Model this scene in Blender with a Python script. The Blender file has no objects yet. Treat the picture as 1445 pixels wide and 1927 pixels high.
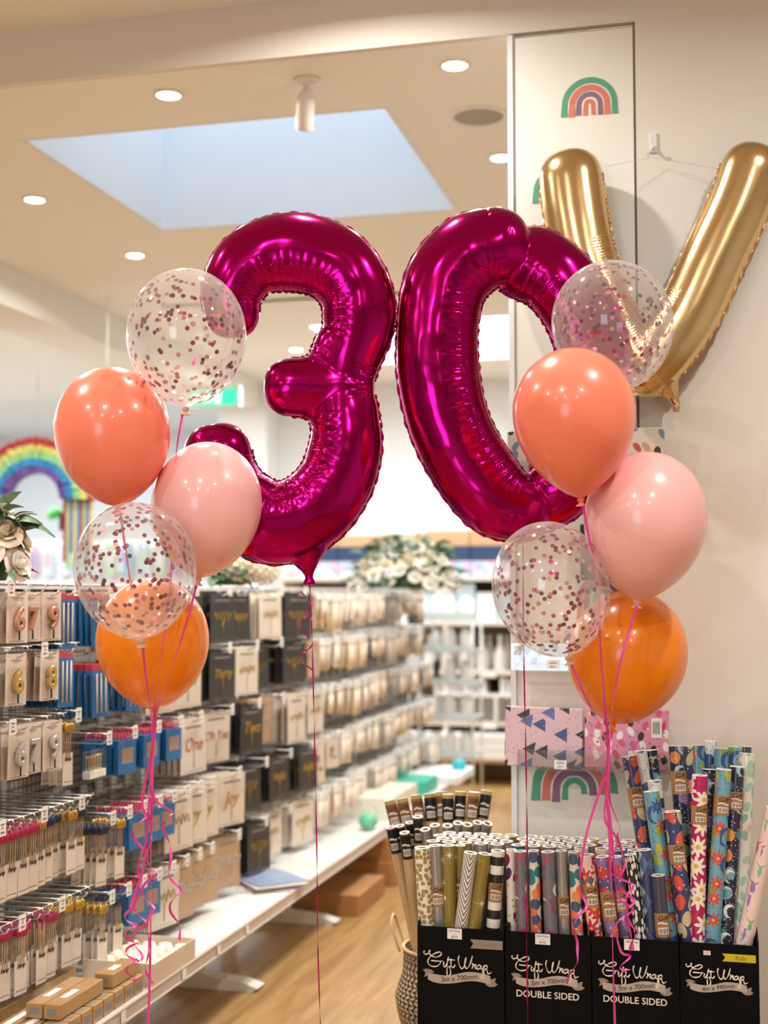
import bpy, bmesh, math, random
import numpy as np
from mathutils import Vector, Matrix, Euler
random.seed(7)
S = bpy.context.scene
COL = S.collection
PI = math.pi

# ------------------------------------------------------------------ camera, world, light, exposure
FPX, CX, CY = 2540.0, 722.5, 963.5
YAW, PITCH, CAMH = math.radians(14.1), math.radians(3.53), 1.30
cam_d = bpy.data.cameras.new('camera')
cam = bpy.data.objects.new('camera', cam_d)
COL.objects.link(cam)
cam.location = (0, 0, CAMH)
cam.rotation_euler = (PI / 2 + PITCH, 0, YAW)
cam_d.sensor_fit = 'VERTICAL'
cam_d.sensor_height = 36.0
cam_d.lens = 36.0 * FPX / 1927.0
cam_d.clip_start = 0.05
cam_d.dof.use_dof = True
cam_d.dof.focus_distance = 3.08
cam_d.dof.aperture_fstop = 2.2
cam_d.dof.aperture_blades = 0
S.camera = cam
CAMR = cam.rotation_euler.to_matrix()
CAMP = Vector(cam.location)

S.view_settings.view_transform = 'Standard'
S.view_settings.look = 'None'
S.view_settings.gamma = 1
S.view_settings.use_curve_mapping = False
S.view_settings.exposure = 0.68
cy = S.cycles
cy.use_denoising = True
cy.max_bounces = 7
cy.diffuse_bounces = 4
cy.glossy_bounces = 4
cy.transmission_bounces = 4
cy.transparent_max_bounces = 14
cy.caustics_reflective = False
cy.caustics_refractive = False
cy.sample_clamp_indirect = 6.0
cy.use_adaptive_sampling = True
cy.adaptive_threshold = 0.02

world = bpy.data.worlds.new('sky')
S.world = world
world.use_nodes = True
wn = world.node_tree.nodes
wn['Background'].inputs[0].default_value = (0.60, 0.76, 0.97, 1)
wn['Background'].inputs[1].default_value = 1.1

WARM = (1.0, 0.975, 0.93)
COOL = (0.80, 0.91, 1.0)

def area(name, loc, rot, sx, sy, power, color, spread=PI):
    l = bpy.data.lights.new(name, 'AREA')
    l.shape = 'RECTANGLE'; l.size = sx; l.size_y = sy
    l.energy = power; l.color = color; l.spread = spread
    o = bpy.data.objects.new(name, l); COL.objects.link(o)
    o.location = loc; o.rotation_euler = rot
    return o

def ray(px, py):
    d = CAMR @ Vector(((px - CX) / FPX, -(py - CY) / FPX, -1.0))
    return d                        # |camera depth| = 1
def at(px, py, D): return CAMP + ray(px, py) * D
def atY(px, py, Y):
    d = ray(px, py); return CAMP + d * (Y / d.y)
def atX(px, py, X):
    d = ray(px, py); return CAMP + d * (X / d.x)
def atZ(px, py, Z):
    d = ray(px, py); return CAMP + d * ((Z - CAMH) / d.z)

# daylight through the two roof lights and the shop window behind the photographer
ZC = 3.0
sk1 = [atZ(60, 265, ZC), atZ(722, 205, ZC), atZ(850, 385, ZC), atZ(312, 440, ZC)]
SK1 = (min(sk1[0].x, sk1[3].x) * .5 + max(sk1[0].x, sk1[3].x) * .5, (sk1[1].x + sk1[2].x) / 2,
       (sk1[0].y + sk1[1].y) / 2, (sk1[2].y + sk1[3].y) / 2)
sk2 = [atZ(586, 617, ZC), atZ(965, 595, ZC), atZ(965, 673, ZC)]
SK2 = (sk2[0].x, sk2[0].x + 1.35, sk2[1].y, sk2[2].y)
SHAFT = 1.0
area('daylight_front_skylight', ((SK1[0] + SK1[1]) / 2, (SK1[2] + SK1[3]) / 2, ZC + SHAFT - .02), (0, 0, 0),
     SK1[1] - SK1[0], SK1[3] - SK1[2], 2.4, (.68, .83, 1.0))
area('daylight_rear_skylight', ((SK2[0] + SK2[1]) / 2, (SK2[2] + SK2[3]) / 2, ZC + SHAFT - .02), (0, 0, 0),
     SK2[1] - SK2[0], SK2[3] - SK2[2], 75, (.84, .93, 1.0))
area('fill_side_room', (-5.6, 8.6, 2.86), (0, 0, 0), 2.6, 5.0, 150, COOL)  # added overhead light brightening the side room
area('daylight_shop_window', (-1.5, -3.9, 1.5), (PI / 2, 0, 0), 1.5, 2.0, 26, COOL)

# ------------------------------------------------------------------ helpers
def lin(h):
    h = h.lstrip('#'); r = []
    for i in (0, 2, 4):
        c = int(h[i:i + 2], 16) / 255
        r.append(c / 12.92 if c <= .04045 else ((c + .055) / 1.055) ** 2.4)
    return (r[0], r[1], r[2], 1)

def mat(name, col, rough=.5, metal=0, coat=0, spec=.5, sss=0, trans=0, emit=None, estr=0, noise=0, nscale=30, bump=0, alpha=1, ior=1.45):
    m = bpy.data.materials.new(name); m.use_nodes = True
    nt = m.node_tree; b = nt.nodes['Principled BSDF']
    if isinstance(col, str): col = lin(col)
    b.inputs['Base Color'].default_value = col
    b.inputs['Roughness'].default_value = rough
    b.inputs['Metallic'].default_value = metal
    b.inputs['Coat Weight'].default_value = coat
    b.inputs['Coat Roughness'].default_value = .08
    b.inputs['Specular IOR Level'].default_value = spec
    b.inputs['Transmission Weight'].default_value = trans
    b.inputs['IOR'].default_value = ior
    b.inputs['Alpha'].default_value = alpha
    if sss:
        b.inputs['Subsurface Weight'].default_value = sss
        b.inputs['Subsurface Radius'].default_value = (.03, .012, .008)
        b.inputs['Subsurface Scale'].default_value = 1
    if emit is not None:
        b.inputs['Emission Color'].default_value = lin(emit) if isinstance(emit, str) else emit
        b.inputs['Emission Strength'].default_value = estr
    if noise or bump:
        tc = nt.nodes.new('ShaderNodeTexCoord'); nz = nt.nodes.new('ShaderNodeTexNoise')
        nz.inputs['Scale'].default_value = nscale; nz.inputs['Detail'].default_value = 3
        nt.links.new(tc.outputs['Object'], nz.inputs['Vector'])
        if noise:
            mx = nt.nodes.new('ShaderNodeMix'); mx.data_type = 'RGBA'
            mx.inputs['A'].default_value = [c * (1 - noise) for c in col[:3]] + [1]
            mx.inputs['B'].default_value = [min(1, c * (1 + noise)) for c in col[:3]] + [1]
            nt.links.new(nz.outputs['Fac'], mx.inputs['Factor'])
            nt.links.new(mx.outputs['Result'], b.inputs['Base Color'])
        if bump:
            bp = nt.nodes.new('ShaderNodeBump'); bp.inputs['Strength'].default_value = bump; bp.inputs['Distance'].default_value = .01
            nt.links.new(nz.outputs['Fac'], bp.inputs['Height'])
            nt.links.new(bp.outputs['Normal'], b.inputs['Normal'])
    return m

class MB:
    """collects faces (with a material index and optional uv) for ONE mesh object"""
    def __init__(s): s.v = []; s.f = []; s.m = []; s.uv = []; s.sm = []
    def add(s, vs, fs, mi=0, uv=None, smooth=False):
        b = len(s.v); s.v += [tuple(v) for v in vs]
        for k, f in enumerate(fs):
            s.f.append([b + i for i in f]); s.m.append(mi); s.sm.append(smooth)
            s.uv.append(uv[k] if uv else [(0, 0)] * len(f))
        return s
    def box(s, x0, x1, y0, y1, z0, z1, mi=0, M=None):
        vs = [(x0, y0, z0), (x1, y0, z0), (x1, y1, z0), (x0, y1, z0), (x0, y0, z1), (x1, y0, z1), (x1, y1, z1), (x0, y1, z1)]
        if M is not None: vs = [M @ Vector(v) for v in vs]
        q = [(0, 0), (1, 0), (1, 1), (0, 1)]
        return s.add(vs, [(0, 3, 2, 1), (4, 5, 6, 7), (0, 1, 5, 4), (1, 2, 6, 5), (2, 3, 7, 6), (3, 0, 4, 7)], mi, [q] * 6)
    def bbox(s, x0, x1, y0, y1, z0, z1, b=.002, mi=0, M=None):
        """box with chamfered edges"""
        bm = bmesh.new()
        r = bmesh.ops.create_cube(bm, size=1)
        for v in bm.verts:
            v.co = Vector(((x0 + x1) / 2 + v.co.x * (x1 - x0), (y0 + y1) / 2 + v.co.y * (y1 - y0), (z0 + z1) / 2 + v.co.z * (z1 - z0)))
        bmesh.ops.bevel(bm, geom=list(bm.edges), offset=b, segments=2, affect='EDGES', profile=.5)
        bm.verts.index_update()
        vs = [(M @ v.co if M is not None else v.co.copy()) for v in bm.verts]
        fs = [[v.index for v in f.verts] for f in bm.faces]
        bm.free()
        return s.add(vs, fs, mi)
    def loft(s, rings, mi=0, closed=True, cap0=False, cap1=False, smooth=True, uvf=None):
        n = len(rings[0]); b = []
        vs = [v for r in rings for v in r]; fs = []; uv = []
        R = len(rings)
        for i in range(R - 1):
            for j in range(n if closed else n - 1):
                k = (j + 1) % n
                fs.append((i * n + j, i * n + k, (i + 1) * n + k, (i + 1) * n + j))
                if uvf:
                    uv.append([uvf(i, j), uvf(i, j + 1), uvf(i + 1, j + 1), uvf(i + 1, j)])
                else: uv.append([(0, 0)] * 4)
        s.add(vs, fs, mi, uv, smooth)
        o = len(s.v) - len(vs)
        if cap0: s.f.append([o + j for j in range(n)][::-1]); s.m.append(mi); s.sm.append(False); s.uv.append([(0, 0)] * n)
        if cap1: s.f.append([o + (R - 1) * n + j for j in range(n)]); s.m.append(mi); s.sm.append(False); s.uv.append([(0, 0)] * n)
        return s
    def lathe(s, prof, n=24, mi=0, c=(0, 0, 0), smooth=True, M=None):
        rings = []
        for r, z in prof:
            ring = [Vector((c[0] + r * math.cos(2 * PI * j / n), c[1] + r * math.sin(2 * PI * j / n), c[2] + z)) for j in range(n)]
            if M is not None: ring = [M @ v for v in ring]
            rings.append(ring)
        R = len(prof)
        return s.loft(rings, mi, smooth=smooth, uvf=lambda i, j: (j / n, i / (R - 1)))
    def tube(s, path, r, n=6, mi=0, caps=True, closed=False):
        path = [Vector(p) for p in path]; rings = []; up = None
        for i, p in enumerate(path):
            t = (path[min(i + 1, len(path) - 1)] - path[max(i - 1, 0)])
            if closed: t = path[(i + 1) % len(path)] - path[i - 1]
            if t.length < 1e-9: t = Vector((0, 0, 1))
            t.normalize()
            if up is None: up = t.orthogonal().normalized()
            a = (up - t * up.dot(t))
            if a.length < 1e-6: a = t.orthogonal()
            a.normalize(); up = a; b = t.cross(a)
            rr = r[i] if isinstance(r, (list, tuple)) else r
            rings.append([p + (a * math.cos(2 * PI * j / n) + b * math.sin(2 * PI * j / n)) * rr for j in range(n)])
        if closed: rings.append(rings[0])
        return s.loft(rings, mi, cap0=caps and not closed, cap1=caps and not closed)
    def poly(s, pts, mi=0):
        return s.add(pts, [list(range(len(pts)))], mi)
    def prism(s, pts2, z0, z1, M, mi=0):
        n = len(pts2)
        vs = [M @ Vector((x, y, z0)) for x, y in pts2] + [M @ Vector((x, y, z1)) for x, y in pts2]
        fs = [list(range(n))[::-1], [n + i for i in range(n)]] + [(i, (i + 1) % n, n + (i + 1) % n, n + i) for i in range(n)]
        return s.add(vs, fs, mi)
    def strip(s, path, w, side, mi=0, th=.0006):
        """flat tape of width w along a path; side(i)=unit vector across"""
        rings = []
        for i, p in enumerate(path):
            p = Vector(p); a = side[i]
            t = Vector(path[min(i + 1, len(path) - 1)]) - Vector(path[max(i - 1, 0)])
            if t.length < 1e-9: t = Vector((0, 0, 1))
            nrm = t.cross(a)
            nrm = nrm.normalized() if nrm.length > 1e-9 else Vector((0, 1, 0))
            rings.append([p - a * w / 2 - nrm * th / 2, p + a * w / 2 - nrm * th / 2, p + a * w / 2 + nrm * th / 2, p - a * w / 2 + nrm * th / 2])
        return s.loft(rings, mi, cap0=True, cap1=True, smooth=False)
    def mesh(s, name, mats):
        me = bpy.data.meshes.new(name)
        me.from_pydata(s.v, [], s.f)
        for m in (mats if isinstance(mats, (list, tuple)) else [mats]): me.materials.append(m)
        me.polygons.foreach_set('material_index', s.m)
        me.polygons.foreach_set('use_smooth', s.sm)
        uvl = me.uv_layers.new(name='UVMap')
        flat = [c for f in s.uv for p in f for c in p]
        uvl.data.foreach_set('uv', flat)
        me.update()
        return me
    def build(s, name, mats, parent=None, loc=None, rot=None):
        o = bpy.data.objects.new(name, s.mesh(name, mats)); COL.objects.link(o)
        if parent: o.parent = parent
        if loc is not None: o.location = loc
        if rot is not None: o.rotation_euler = rot
        return o

def tag(o, label=None, cat=None, group=None, kind=None):
    if label: o['label'] = label
    if cat: o['category'] = cat
    if group: o['group'] = group
    if kind: o['kind'] = kind
    return o
def thing(name, label, cat, loc=(0, 0, 0), rot=(0, 0, 0), group=None):
    o = bpy.data.objects.new(name, None); COL.objects.link(o)
    o.empty_display_size = .02
    o.location = loc; o.rotation_euler = rot
    return tag(o, label, cat, group)
def struct(mb, name, mats):
    return tag(mb.build(name, mats), kind='structure')
def copy_tree(o, parent=None):
    c = o.copy(); COL.objects.link(c)
    if parent: c.parent = parent
    for ch in KIDS.get(o.name, []): copy_tree(ch, c)
    return c
KIDS = {}
def remember(o):
    """note the children of a prototype, so copies can be made in a loop"""
    KIDS[o.name] = [c for c in bpy.data.objects if c.parent == o]
    for c in KIDS[o.name]: remember(c)

_txt = {}
def text_mesh(body, size, depth=0, shear=0, bevel=0, align='CENTER'):
    k = (body, size, depth, shear, bevel, align)
    if k in _txt: return _txt[k]
    c = bpy.data.curves.new('t', 'FONT'); c.body = body; c.size = size; c.extrude = depth; c.shear = shear
    c.bevel_depth = bevel; c.bevel_resolution = 2
    c.align_x = align; c.align_y = 'CENTER'; c.resolution_u = 3
    o = bpy.data.objects.new('t', c); COL.objects.link(o)
    dg = bpy.context.evaluated_depsgraph_get()
    me = bpy.data.meshes.new_from_object(o.evaluated_get(dg))
    vs = [v.co.copy() for v in me.vertices]; fs = [list(p.vertices) for p in me.polygons]
    bpy.data.objects.remove(o); bpy.data.curves.remove(c); bpy.data.meshes.remove(me)
    _txt[k] = (vs, fs)
    return _txt[k]
def add_text(mb, body, size, M, depth=.0004, shear=0, bevel=0, mi=0, warp=None, align='CENTER'):
    vs, fs = text_mesh(body, size, depth, shear, bevel, align)
    if warp: vs = [warp(v) for v in vs]
    mb.add([M @ v for v in vs], fs, mi)
    return mb

# matrix whose local x,y lie in a vertical plane facing the camera side (-Y), z toward -Y
def faceY(x, y, z): return Matrix.Translation((x, y, z)) @ Matrix(((1, 0, 0, 0), (0, 0, -1, 0), (0, 1, 0, 0), (0, 0, 0, 1)))
# local x -> +Y, local y -> +Z, local z -> +X  (faces +X)
def faceX(x, y, z): return Matrix.Translation((x, y, z)) @ Matrix(((0, 0, 1, 0), (1, 0, 0, 0), (0, 1, 0, 0), (0, 0, 0, 1)))

def catmull(P, sub=8, closed=False):
    P = [np.array(p, float) for p in P]; out = []
    n = len(P)
    for i in range(n if closed else n - 1):
        if closed: p0, p1, p2, p3 = P[i - 1], P[i], P[(i + 1) % n], P[(i + 2) % n]
        else: p0, p1, p2, p3 = P[max(i - 1, 0)], P[i], P[i + 1], P[min(i + 2, n - 1)]
        for k in range(sub):
            t = k / sub
            out.append(.5 * ((2 * p1) + (-p0 + p2) * t + (2 * p0 - 5 * p1 + 4 * p2 - p3) * t * t + (-p0 + 3 * p1 - 3 * p2 + p3) * t ** 3))
    if not closed: out.append(P[-1])
    return out

# ------------------------------------------------------------------ materials
M_ceil = mat('white_ceiling_paint', '#F3F2EC', .85)
M_wall = mat('cream_wall_paint', '#E8DFD3', .8, noise=.015, nscale=3)
M_white = mat('white_paint', '#EEEFEF', .6)
M_shaft = mat('skylight_paint', '#E9EDF0', .7)
M_panel = mat('pale_panel_paint', '#F1ECE0', .55, noise=.03, nscale=6)
M_gap = mat('dark_gap', '#4a4038', .9)
M_steel = mat('chrome_wire', '#E4E2DC', .38, metal=1)
M_shelfmet = mat('white_shelf_metal', '#E2E0DA', .4, spec=.5)
M_back = mat('grey_back_panel', '#8E867C', .6)
M_lip = mat('ticket_strip', '#C6B9B2', .4)
M_ticket = mat('white_ticket', '#F2F0EC', .5)
M_ink = mat('black_ink', '#1c1a1a', .6)
M_greyink = mat('grey_ink', '#85817d', .6)
M_lampon = mat('lamp_glow', '#FFF4E0', .5, emit=(1, .86, .66, 1), estr=14)
M_plastic = mat('white_plastic', '#E8E6E4', .35)
M_cam = mat('camera_plastic', '#EFEAE8', .35)
M_lens = mat('lens_black', '#1a1416', .15)
M_grille = mat('speaker_grille', '#A9A99A', .8)
M_kraft = mat('kraft_card', '#B48C5C', .8, noise=.08, nscale=60)
M_kraftd = mat('brown_cardboard', '#A9794A', .85, noise=.08, nscale=30)
M_kraftlight = mat('light_kraft', '#C9A27C', .8)
M_black = mat('black_printed_card', '#0A0807', .6, spec=.12)
M_blacks = mat('black_card_side', '#15110f', .6)
M_silver = mat('silver_banner_print', '#B7A79B', .5)
M_silverd = mat('silver_banner_fold', '#94867c', .5)
M_cream = mat('cream_print', '#EFE4D6', .5)
M_yellow = mat('yellow_banner', '#C9B80E', .5)
M_navy = mat('navy_box', '#2F4468', .6)
M_card = mat('cream_backing_card', '#E6D8C8', .5, coat=.25)
M_blackcard = mat('black_backing_card', '#1E1A18', .5, coat=.12)
M_browncard = mat('tan_backing_card', '#BE9C78', .45, coat=.3)
M_bluecard = mat('blue_pack_card', '#1F6CA8', .4, coat=.3)
M_redc = mat('red_candle', '#C43A4E', .35, coat=.3)
M_stripec = mat('pale_candle_wax', '#DDD6CF', .35, coat=.3)
M_pinkglit = mat('pink_glitter', '#B8285A', .4, noise=.3, nscale=300)
M_rosegold = mat('rose_gold', '#D9A58B', .28, metal=.75)
M_gold = mat('gold_metal', '#D9BE6E', .28, metal=.75)
M_goldfoil = mat('gold_print', '#C8A045', .35, metal=.6)
M_silvermet = mat('silver_wax', '#D8D6D4', .28, metal=.6)
M_wood = mat('bamboo_stick', '#D8B98C', .6)
M_clear = None

def thin_clear(name, tint=(1, 1, 1), gl=.12, milk=0.0, milkcol=(1, 1, 1, 1), rough=.03, fw=.3, fm=.3):
    m = bpy.data.materials.new(name); m.use_nodes = True
    nt = m.node_tree; N = nt.nodes; L = nt.links
    N.remove(N['Principled BSDF'])
    out = N['Material Output']
    tr = N.new('ShaderNodeBsdfTransparent'); tr.inputs[0].default_value = (*tint, 1)
    gs = N.new('ShaderNodeBsdfGlossy'); gs.inputs['Roughness'].default_value = rough
    lw = N.new('ShaderNodeLayerWeight'); lw.inputs['Blend'].default_value = .35
    ma = N.new('ShaderNodeMath'); ma.operation = 'MULTIPLY_ADD'
    ma.inputs[1].default_value = fw; ma.inputs[2].default_value = gl
    L.new(lw.outputs['Fresnel'], ma.inputs[0])
    mx = N.new('ShaderNodeMixShader'); L.new(ma.outputs[0], mx.inputs[0]); L.new(tr.outputs[0], mx.inputs[1]); L.new(gs.outputs[0], mx.inputs[2])
    last = mx
    if milk:
        df = N.new('ShaderNodeBsdfDiffuse'); df.inputs[0].default_value = milkcol
        tl = N.new('ShaderNodeBsdfTranslucent'); tl.inputs[0].default_value = milkcol
        m1 = N.new('ShaderNodeMixShader'); m1.inputs[0].default_value = .5; L.new(df.outputs[0], m1.inputs[1]); L.new(tl.outputs[0], m1.inputs[2])
        fa = N.new('ShaderNodeMath'); fa.operation = 'MULTIPLY_ADD'; fa.inputs[1].default_value = fm; fa.inputs[2].default_value = milk
        L.new(lw.outputs['Facing'], fa.inputs[0])
        m2 = N.new('ShaderNodeMixShader'); L.new(fa.outputs[0], m2.inputs[0]); L.new(mx.outputs[0], m2.inputs[1]); L.new(m1.outputs[0], m2.inputs[2])
        last = m2
    L.new(last.outputs[0], out.inputs[0])
    return m
M_clear = thin_clear('clear_acrylic', (.96, .97, .97), .08)
M_film = thin_clear('clear_film', (.97, .97, .97), .1, .06)
M_glassy = thin_clear('clear_pack_plastic', (.97, .97, .97), .03, .02, fw=.1, fm=.04)

M_bag = thin_clear('clear_bag_film', (.98, .98, .98), .01, .01, fw=.035, fm=.015)
def latex(name, col):
    m = mat(name, col, .3, coat=.55, spec=.5)
    nt = m.node_tree; N = nt.nodes; L = nt.links; b = N['Principled BSDF']
    c = lin(col)
    b.inputs['Coat Roughness'].default_value = .12
    # stretched latex lets a little light through
    tl = N.new('ShaderNodeBsdfTranslucent'); tl.inputs[0].default_value = c
    mx = N.new('ShaderNodeMixShader'); mx.inputs[0].default_value = .11
    L.new(b.outputs[0], mx.inputs[1]); L.new(tl.outputs[0], mx.inputs[2])
    L.new(mx.outputs[0], N['Material Output'].inputs[0])
    return m

def foil(name, col, rough=.13):
    m = mat(name, col, rough, metal=1.0)
    nt = m.node_tree; N = nt.nodes; L = nt.links; b = N['Principled BSDF']
    uv = N.new('ShaderNodeUVMap'); sp = N.new('ShaderNodeSeparateXYZ'); L.new(uv.outputs[0], sp.inputs[0])
    # fine gathers across the tube, stronger on the inner side of a bend (v stored so that |v| grows inwards)
    nz = N.new('ShaderNodeTexNoise'); nz.inputs['Scale'].default_value = 14; L.new(uv.outputs[0], nz.inputs['Vector'])
    m1 = N.new('ShaderNodeMath'); m1.operation = 'MULTIPLY_ADD'; m1.inputs[1].default_value = 2 * PI / .0085
    L.new(sp.outputs['X'], m1.inputs[0])
    m0 = N.new('ShaderNodeMath'); m0.operation = 'MULTIPLY'; m0.inputs[1].default_value = 5.0; L.new(nz.outputs['Fac'], m0.inputs[0]); L.new(m0.outputs[0], m1.inputs[2])
    sn = N.new('ShaderNodeMath'); sn.operation = 'SINE'; L.new(m1.outputs[0], sn.inputs[0])
    mr = N.new('ShaderNodeMapRange'); mr.inputs['From Min'].default_value = .25; mr.inputs['From Max'].default_value = .6; L.new(sp.outputs['Y'], mr.inputs[0])
    n2 = N.new('ShaderNodeTexNoise'); n2.inputs['Scale'].default_value = 9; L.new(uv.outputs[0], n2.inputs['Vector'])
    mr2 = N.new('ShaderNodeMapRange'); mr2.inputs['From Min'].default_value = .42; mr2.inputs['From Max'].default_value = .6; L.new(n2.outputs['Fac'], mr2.inputs[0])
    mu = N.new('ShaderNodeMath'); mu.operation = 'MULTIPLY'; L.new(sn.outputs[0], mu.inputs[0]); L.new(mr.outputs[0], mu.inputs[1])
    mu2 = N.new('ShaderNodeMath'); mu2.operation = 'MULTIPLY'; L.new(mu.outputs[0], mu2.inputs[0]); L.new(mr2.outputs[0], mu2.inputs[1])
    bp = N.new('ShaderNodeBump'); bp.inputs['Strength'].default_value = .7; bp.inputs['Distance'].default_value = .0006
    L.new(mu2.outputs[0], bp.inputs['Height'])
    tc = N.new('ShaderNodeTexCoord'); n3 = N.new('ShaderNodeTexNoise'); n3.inputs['Scale'].default_value = 9; n3.inputs['Detail'].default_value = 1
    L.new(tc.outputs['Object'], n3.inputs['Vector'])
    b2 = N.new('ShaderNodeBump'); b2.inputs['Strength'].default_value = .35; b2.inputs['Distance'].default_value = .02
    L.new(n3.outputs['Fac'], b2.inputs['Height']); L.new(bp.outputs['Normal'], b2.inputs['Normal'])
    L.new(b2.outputs['Normal'], b.inputs['Normal'])
    return m

def pattern(name, base, layers, rough=.35, coat=.4):
    """wrapping-paper print. UV in metres. layers = (shape, hexes, cell size m, radius, keep, seed)"""
    m = mat(name, base, rough, coat=coat)
    nt = m.node_tree; N = nt.nodes; L = nt.links; b = N['Principled BSDF']
    def M(op, a, c=None, d=None):
        n = N.new('ShaderNodeMath'); n.operation = op
        for k, x in enumerate((a, c, d)):
            if x is None: continue
            if isinstance(x, (int, float)): n.inputs[k].default_value = x
            else: L.new(x, n.inputs[k])
        return n.outputs[0]
    uv = N.new('ShaderNodeUVMap').outputs[0]
    cur = None
    def mix(fac, colsock):
        nonlocal cur
        mx = N.new('ShaderNodeMix'); mx.data_type = 'RGBA'
        L.new(fac, mx.inputs['Factor'])
        if cur is None: mx.inputs['A'].default_value = lin(base)
        else: L.new(cur, mx.inputs['A'])
        if isinstance(colsock, tuple): mx.inputs['B'].default_value = colsock
        else: L.new(colsock, mx.inputs['B'])
        cur = mx.outputs['Result']
    for (shape, cols, cell, rad, keep, seed) in layers:
        if shape in ('bands', 'chevron', 'diamond'):
            sp = N.new('ShaderNodeSeparateXYZ'); L.new(uv, sp.inputs[0])
            if shape == 'bands':
                f = M('LESS_THAN', M('FRACT', M('DIVIDE', sp.outputs['Y'], cell)), rad)
            elif shape == 'chevron':
                u = M('ABSOLUTE', M('SUBTRACT', M('FRACT', M('DIVIDE', sp.outputs['X'], cell)), .5))
                big = M('FRACT', M('DIVIDE', M('SUBTRACT', sp.outputs['Y'], M('MULTIPLY', u, cell * 2)), cell * 1.0))
                f1 = M('FRACT', M('MULTIPLY', big, 3.0))
                f = M('MULTIPLY', M('LESS_THAN', f1, rad), M('LESS_THAN', big, .85))
            else:
                a = M('FLOOR', M('DIVIDE', M('ADD', sp.outputs['X'], M('MULTIPLY', sp.outputs['Y'], .6)), cell))
                c = M('FLOOR', M('DIVIDE', M('SUBTRACT', sp.outputs['X'], M('MULTIPLY', sp.outputs['Y'], .6)), cell))
                f = M('LESS_THAN', M('ABSOLUTE', M('MODULO', M('ADD', a, c), 2.0)), .5)
            mix(f, lin(cols[0])); continue
        vo = N.new('ShaderNodeTexVoronoi'); vo.voronoi_dimensions = '2D'; vo.inputs['Scale'].default_value = 1 / cell
        vo.inputs['Randomness'].default_value = .75
        mp = N.new('ShaderNodeMapping'); mp.inputs['Location'].default_value = (seed * .37, seed * .19, 0)
        L.new(uv, mp.inputs['Vector'])
        if shape == 'dash':
            mp.inputs['Scale'].default_value = (1.0, .42, 1)
        L.new(mp.outputs[0], vo.inputs['Vector'])
        sub = N.new('ShaderNodeVectorMath'); sub.operation = 'SUBTRACT'
        L.new(mp.outputs[0], sub.inputs[0]); L.new(vo.outputs['Position'], sub.inputs[1])
        sc = N.new('ShaderNodeVectorMath'); sc.operation = 'SCALE'; sc.inputs['Scale'].default_value = 1 / cell
        L.new(sub.outputs[0], sc.inputs[0])
        sp = N.new('ShaderNodeSeparateXYZ'); L.new(sc.outputs[0], sp.inputs[0])
        x, y = sp.outputs['X'], sp.outputs['Y']
        cs = N.new('ShaderNodeSeparateColor'); L.new(vo.outputs['Color'], cs.inputs[0])
        r = M('SQRT', M('ADD', M('MULTIPLY', x, x), M('MULTIPLY', y, y)))
        if shape in ('dot', 'dash'): f = M('LESS_THAN', r, rad)
        elif shape == 'oval':
            xx = M('ADD', x, M('MULTIPLY', y, M('SUBTRACT', cs.outputs[1], .5)))
            f = M('LESS_THAN', M('SQRT', M('ADD', M('MULTIPLY', M('MULTIPLY', xx, xx), 2.2), M('MULTIPLY', y, y))), rad)
        elif shape == 'star':
            s1 = M('LESS_THAN', M('MULTIPLY', M('ABSOLUTE', x), M('ABSOLUTE', y)), .0016)
            xr = M('MULTIPLY', M('ADD', x, y), .7071); yr = M('MULTIPLY', M('SUBTRACT', x, y), .7071)
            s2 = M('MULTIPLY', M('LESS_THAN', M('MULTIPLY', M('ABSOLUTE', xr), M('ABSOLUTE', yr)), .001), M('LESS_THAN', r, rad * .55))
            f = M('MAXIMUM', M('MULTIPLY', s1, M('LESS_THAN', r, rad)), s2)
        elif shape == 'flower':
            an = M('ARCTAN2', y, x)
            rr = M('MULTIPLY_ADD', M('COSINE', M('MULTIPLY', an, 8.0)), rad * .28, rad * .78)
            f = M('LESS_THAN', r, rr)
        elif shape == 'crescent':
            r2 = M('SQRT', M('ADD', M('MULTIPLY', M('SUBTRACT', x, .12), M('SUBTRACT', x, .12)), M('MULTIPLY', M('ADD', y, .05), M('ADD', y, .05))))
            f = M('MULTIPLY', M('LESS_THAN', r, rad), M('GREATER_THAN', r2, rad * .8))
        elif shape == 'tail':
            ax = M('ABSOLUTE', x)
            body = M('LESS_THAN', M('ADD', M('MULTIPLY', ax, 3.0), M('ABSOLUTE', M('ADD', y, .1))), rad)
            fin = M('LESS_THAN', M('ABSOLUTE', M('SUBTRACT', y, M('MULTIPLY_ADD', ax, .9, .14))), M('MULTIPLY_ADD', ax, -.25, .09))
            f = M('MAXIMUM', body, M('MULTIPLY', fin, M('LESS_THAN', ax, .28)))
        elif shape == 'dress':
            ax = M('ABSOLUTE', y)
            f = M('MULTIPLY', M('LESS_THAN', ax, M('MULTIPLY_ADD', x, .55, .17)), M('LESS_THAN', M('ABSOLUTE', x), rad))
        if keep < 1: f = M('MULTIPLY', f, M('LESS_THAN', cs.outputs[2], keep))
        if len(cols) == 1: mix(f, lin(cols[0]))
        else:
            cr = N.new('ShaderNodeValToRGB'); cr.color_ramp.interpolation = 'CONSTANT'
            e = cr.color_ramp.elements
            e[0].position = 0; e[0].color = lin(cols[0]); e[1].position = 1 / len(cols); e[1].color = lin(cols[1])
            for k in range(2, len(cols)):
                ee = e.new(k / len(cols)); ee.color = lin(cols[k])
            L.new(cs.outputs[0], cr.inputs[0]); mix(f, cr.outputs[0])
        if shape == 'flower':
            mix(M('MULTIPLY', f, M('LESS_THAN', r, rad * .22)), lin('#E0B040'))
    L.new(cur, b.inputs['Base Color'])
    return m

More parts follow.
